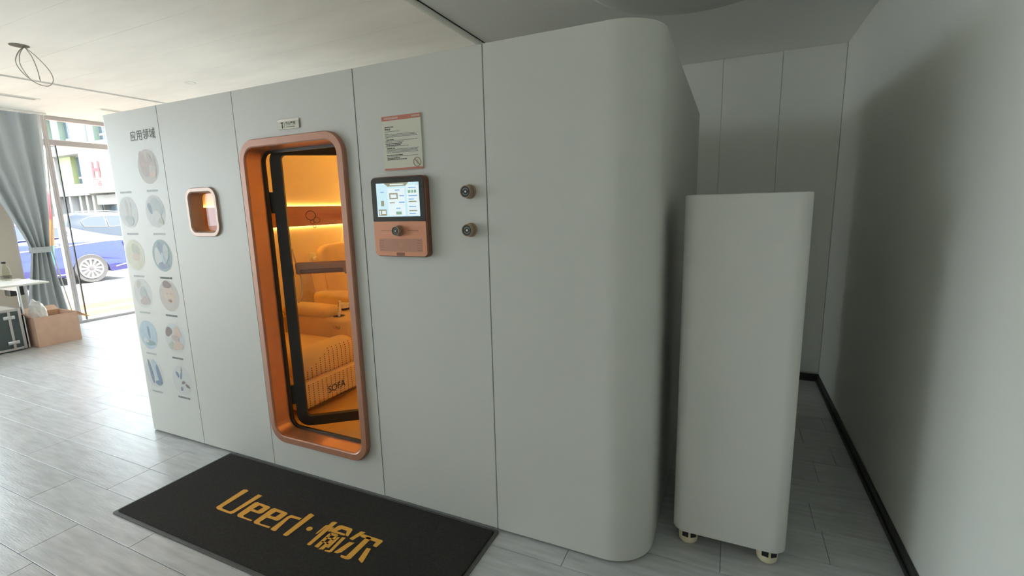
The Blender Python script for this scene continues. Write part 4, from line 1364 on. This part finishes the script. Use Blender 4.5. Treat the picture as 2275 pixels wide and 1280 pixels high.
# blue saloon: s runs along +y from its nose; rear wheel at s = 3.95
prof = [(0.0, 0.35), (0.05, 0.22)] + [(0.50, 0.20)] + arch(0.93, 0.385) + [(1.36, 0.20), (3.50, 0.20)] + arch(3.90, 0.385) + \
       [(4.33, 0.22), (4.82, 0.26), (4.92, 0.45), (4.93, 0.70), (4.90, 0.96), (4.80, 1.055), (4.45, 1.11), (4.10, 1.21), (3.70, 1.34), (3.25, 1.45), (2.70, 1.49), (2.15, 1.46), (1.70, 1.30), (1.25, 1.03), (0.60, 0.92), (0.15, 0.72)]
gl1 = [(1.72, 1.05), (2.45, 1.08), (2.45, 1.41), (2.12, 1.39), (1.85, 1.27)]
gl2 = [(2.52, 1.085), (3.42, 1.12), (3.62, 1.18), (3.64, 1.25), (3.50, 1.33), (3.18, 1.40), (2.70, 1.43), (2.52, 1.425)]
e, P, ins, W = car('parked_car', -14.05, 0.50, False, prof, None, 0, (0.93, 3.90), 0.345, 'car_blue',
                   'blue saloon car parked along the kerb outside the window', glass_list=(gl1, gl2))
for s, z, ln, mm, nm in ((4.66, 0.90, 0.25, 'tail_red', 'tail_light'),):
    g = box_geo(0, ln, -0.012, 0.02, -0.055, 0.055, 0.01)
    mk(nm, [Vector((e.location.x + W / 2 - 0.02 - p.y, 0.50 + s + p.x, GZ + z + p.z)) for p in g[0]], g[1], mm, e)
for s, z, ln, h in ((2.20, 0.93, 0.20, 0.02), (3.15, 0.95, 0.20, 0.02)):
    g = box_geo(0, ln, -0.03, 0.02, -h, h, 0.008)
    mk('door_handle', [Vector((e.location.x + W / 2 - p.y - 0.015, 0.50 + s + p.x, GZ + z + p.z)) for p in g[0]], g[1], 'chrome', e)
v, f = tube([(P(s, z, ins(z) - 0.004)) for s, z in ((1.4, 0.80), (2.6, 0.84), (3.6, 0.92), (4.3, 0.985), (4.75, 0.985))], 0.012, 6)
mk('shoulder_line', v, f, 'alloy', e)
v, f = tube([(P(s, z, -0.002)) for s, z in ((1.40, 0.26), (2.6, 0.25), (3.45, 0.26))], 0.014, 6)
mk('sill_trim', v, f, 'chrome', e)
v, f = tube([(P(s, z, -0.002)) for s, z in ((4.40, 0.34), (4.70, 0.40), (4.90, 0.42))], 0.014, 6)
mk('bumper_trim', v, f, 'chrome', e)

# dark SUV behind
prof = [(0.0, 0.55), (0.03, 0.30), (0.30, 0.26)] + [(a, b + 0.06) for a, b in arch(0.93, 0.42)] + [(1.40, 0.26), (3.40, 0.26)] + [(a, b + 0.06) for a, b in arch(3.78, 0.42)] + \
       [(4.25, 0.27), (4.60, 0.35), (4.66, 0.70), (4.50, 0.98), (3.60, 1.10), (2.95, 1.55), (2.55, 1.70), (1.50, 1.78), (0.60, 1.76), (0.22, 1.62), (0.02, 1.15)]
gl1 = [(0.62, 1.20), (1.40, 1.16), (1.40, 1.60), (0.85, 1.58), (0.55, 1.42)]
gl2 = [(1.47, 1.16), (3.15, 1.14), (2.80, 1.45), (2.40, 1.62), (1.47, 1.61)]
e2, P2, ins2, W2 = car('parked_car', -24.0, 8.15, False, prof, None, 0, (0.93, 3.78), 0.37, 'car_dark',
                       'dark sport utility car parked beyond the blue saloon', W=1.9, glass_list=(gl1, gl2))
g = box_geo(0, 0.26, -0.012, 0.02, -0.05, 0.05, 0.01)
mk('tail_light', [Vector((e2.location.x + W2 / 2 - 0.06 - p.y, 8.15 + 0.02 + p.x, GZ + 1.06 + p.z)) for p in g[0]], g[1], 'tail_red', e2)
v, f = tube([(P2(s, z, ins2(z) - 0.01)) for s, z in ((0.5, 1.80), (1.5, 1.83), (2.5, 1.74))], 0.02, 6)
mk('roof_rail', v, f, 'chrome', e2)
# pale car farther left
prof = [(0.0, 0.35), (0.05, 0.22), (0.50, 0.20)] + arch(0.93, 0.36) + [(1.36, 0.20), (3.30, 0.20)] + arch(3.70, 0.36) + \
       [(4.2, 0.22), (4.55, 0.30), (4.6, 0.70), (4.50, 0.98), (3.9, 1.08), (3.35, 1.40), (2.5, 1.50), (1.8, 1.45), (1.1, 1.02), (0.15, 0.75)]
gl1 = [(1.45, 1.06), (2.4, 1.08), (2.4, 1.41), (1.95, 1.38)]
gl2 = [(2.47, 1.08), (3.5, 1.10), (3.25, 1.34), (2.9, 1.41), (2.47, 1.42)]
car('parked_car', -25.0, 2.9, False, prof, None, 0, (0.93, 3.70), 0.33, 'car_silver', 'pale silver car half hidden behind the window mullion', glass_list=(gl1, gl2))

# building across the road, its front facing the road junction
bd = empty('building', (-46, 20, GZ), 'pale building with lime and mint panels across the road', 'building')
FY = 18.0
box('main_wall', -62, -37.5, FY + 0.6, FY + 10, GZ, 12.5, 'facade_grey', bd)
box('canopy_fascia', -62, -42.7, FY - 0.6, FY + 0.6, 3.02, 3.86, 'facade_light', bd)
box('floor_beam', -62, -38, FY - 0.5, FY + 0.6, 6.03, 6.72, 'facade_white', bd)
box('roof_beam', -62, -37.5, FY - 0.5, FY + 0.6, 9.05, 9.8, 'facade_white', bd)
box('ground_recess', -62, -38, FY + 0.45, FY + 0.62, GZ, 3.0, 'facade_dark', bd)
box('side_lintel', -42.7, -37.5, FY - 0.2, FY + 0.6, 2.3, 3.0, 'facade_light', bd)


def bay(x0, x1, z0, z1, kind):
    if kind in ('lime', 'mint'):
        pn = box('cladding_panel', x0, x1, FY + 0.05, FY + 0.6, z0, z1, 'facade_' + kind, bd)
    elif kind == 'post':
        box('post', x0, x1, FY - 0.1, FY + 0.6, z0, z1, 'facade_white', bd)
    else:
        w = box('window', x0, x1, FY + 0.35, FY + 0.6, z0, z1, 'facade_white', bd)
        n = max(1, round((x1 - x0) / 0.7))
        dx = (x1 - x0) / n
        zs = [z0, z0 + (z1 - z0) * 0.25, z1]
        for i in range(n):
            for za, zb in zip(zs, zs[1:]):
                box('window_pane', x0 + i * dx + 0.06, x0 + (i + 1) * dx - 0.06, FY + 0.33, FY + 0.36, za + 0.08, zb - 0.06, 'facade_window', w)


for off in (0, -6.4, -12.8):
    for a, b, k in ((-48.6, -48.0, 'post'), (-47.7, -46.0, 'lime'), (-45.9, -44.9, 'win'), (-44.5, -43.4, 'mint'), (-43.2, -42.85, 'post')):
        bay(a + off, b + off, 3.88, 6.02, k)
    for a, b, k in ((-48.0, -46.95, 'mint'), (-46.8, -45.45, 'win'), (-45.3, -43.85, 'lime'), (-43.7, -43.2, 'post'), (-43.05, -42.2, 'mint')):
        bay(a + off, b + off, 6.73, 9.04, k)
bay(-42.1, -40.6, 6.73, 9.04, 'win')
bay(-40.5, -38.6, 6.73, 9.04, 'mint')
for x in (-48.6, -46.4, -44.9, -44.0, -43.1):
    box('ground_post', x, x + 0.3, FY - 0.3, FY + 0.1, GZ, 3.02, 'facade_white' if x < -46 else 'facade_light', bd)
for a, b in ((-46.0, -45.1), (-44.5, -44.1), (-43.6, -43.2), (-42.4, -40.8), (-40.6, -39.0)):
    w = box('shop_window', a, b, FY + 0.40, FY + 0.46, 0.2, 2.5, 'facade_white', bd)
    box('window_pane', a + 0.06, b - 0.06, FY + 0.37, FY + 0.41, 0.3, 2.4, 'facade_window', w)
sg = empty('hotel_sign', (-40.4, FY - 0.7, 2.7), 'tall cream sign with a big red letter H on the building', 'sign')
box('sign_board', -42.5, -38.7, FY - 0.95, FY - 0.65, 3.1, 5.9, 'sign_cream', sg)
for z in (3.4, 5.4):
    box('bracket', -41.9, -41.7, FY - 0.65, FY + 0.6, z - 0.1, z + 0.1, 'facade_grey', sg)
lettering('sign_letter', 'H', 1.55, lambda u, v, t: (-40.45 + u, FY - 0.955 - t, 4.62 + v), 'sign_red', sg, bold=0.04, thick=0.05)
lettering('sign_small_text', '酒店', 0.55, lambda u, v, t: (-40.55 + u, FY - 0.955 - t, 3.78 + v), 'sign_red', sg, bold=0.012, thick=0.03)
hd = box('hedge', -45, -36, FY - 3.2, FY - 2.4, GZ, 0.95, 'hedge', None, bev=0.2, seg=3)
for p in hd.data.vertices:
    p.co += Vector((noise.noise(p.co * 1.3), noise.noise(p.co * 1.7 + Vector((5, 0, 0))), noise.noise(p.co * 1.1))) * 0.12
tag(hd, 'low trimmed yellow-green hedge before the far building', 'hedge')

# feather flag on the walkway
fl = empty('feather_flag', (-9.6, 1.93, GZ), 'red and orange feather flag on the walkway beside the window frame', 'flag')
v, f = lathe([(0.20, GZ), (0.20, GZ + 0.03), (0.03, GZ + 0.05)], (-9.6, 1.88, 0), 'z', 20)
mk('flag_base', v, f, 'black_plastic', fl, angle=0.6)
v, f = tube([(-9.6, 1.88, GZ + 0.05), (-9.6, 1.94, 1.2), (-9.6, 2.02, 2.05)], 0.012, 8)
mk('pole', v, f, 'chrome', fl)


def cloth(z0, z1, w0, w1, m):
    N = 8
    V, F = [], []
    for s in (0, 1):
        for i in range(N + 1):
            t = i / N
            z = z0 + (z1 - z0) * t
            w = w0 + (w1 - w0) * t
            yc = 1.88 + (z - GZ - 0.05) * 0.065
            for j in range(5):
                u = j / 4
                V.append(Vector((-9.58 + 0.03 * math.sin(u * 4 + z * 3) + 0.004 * s, yc + w * u, z)))
    n1 = (N + 1) * 5
    for s in (0, 1):
        for i in range(N):
            for j in range(4):
                q = s * n1 + i * 5 + j
                F.append([q, q + 1, q + 6, q + 5])
    mk('flag_cloth', V, F, m, fl, smooth=True)


cloth(1.78, 2.06, 0.115, 0.02, 'flag_red')
cloth(1.40, 1.78, 0.10, 0.115, 'flag_red')
cloth(1.00, 1.40, 0.085, 0.10, 'flag_orange')
cloth(0.62, 1.00, 0.07, 0.085, 'flag_teal')
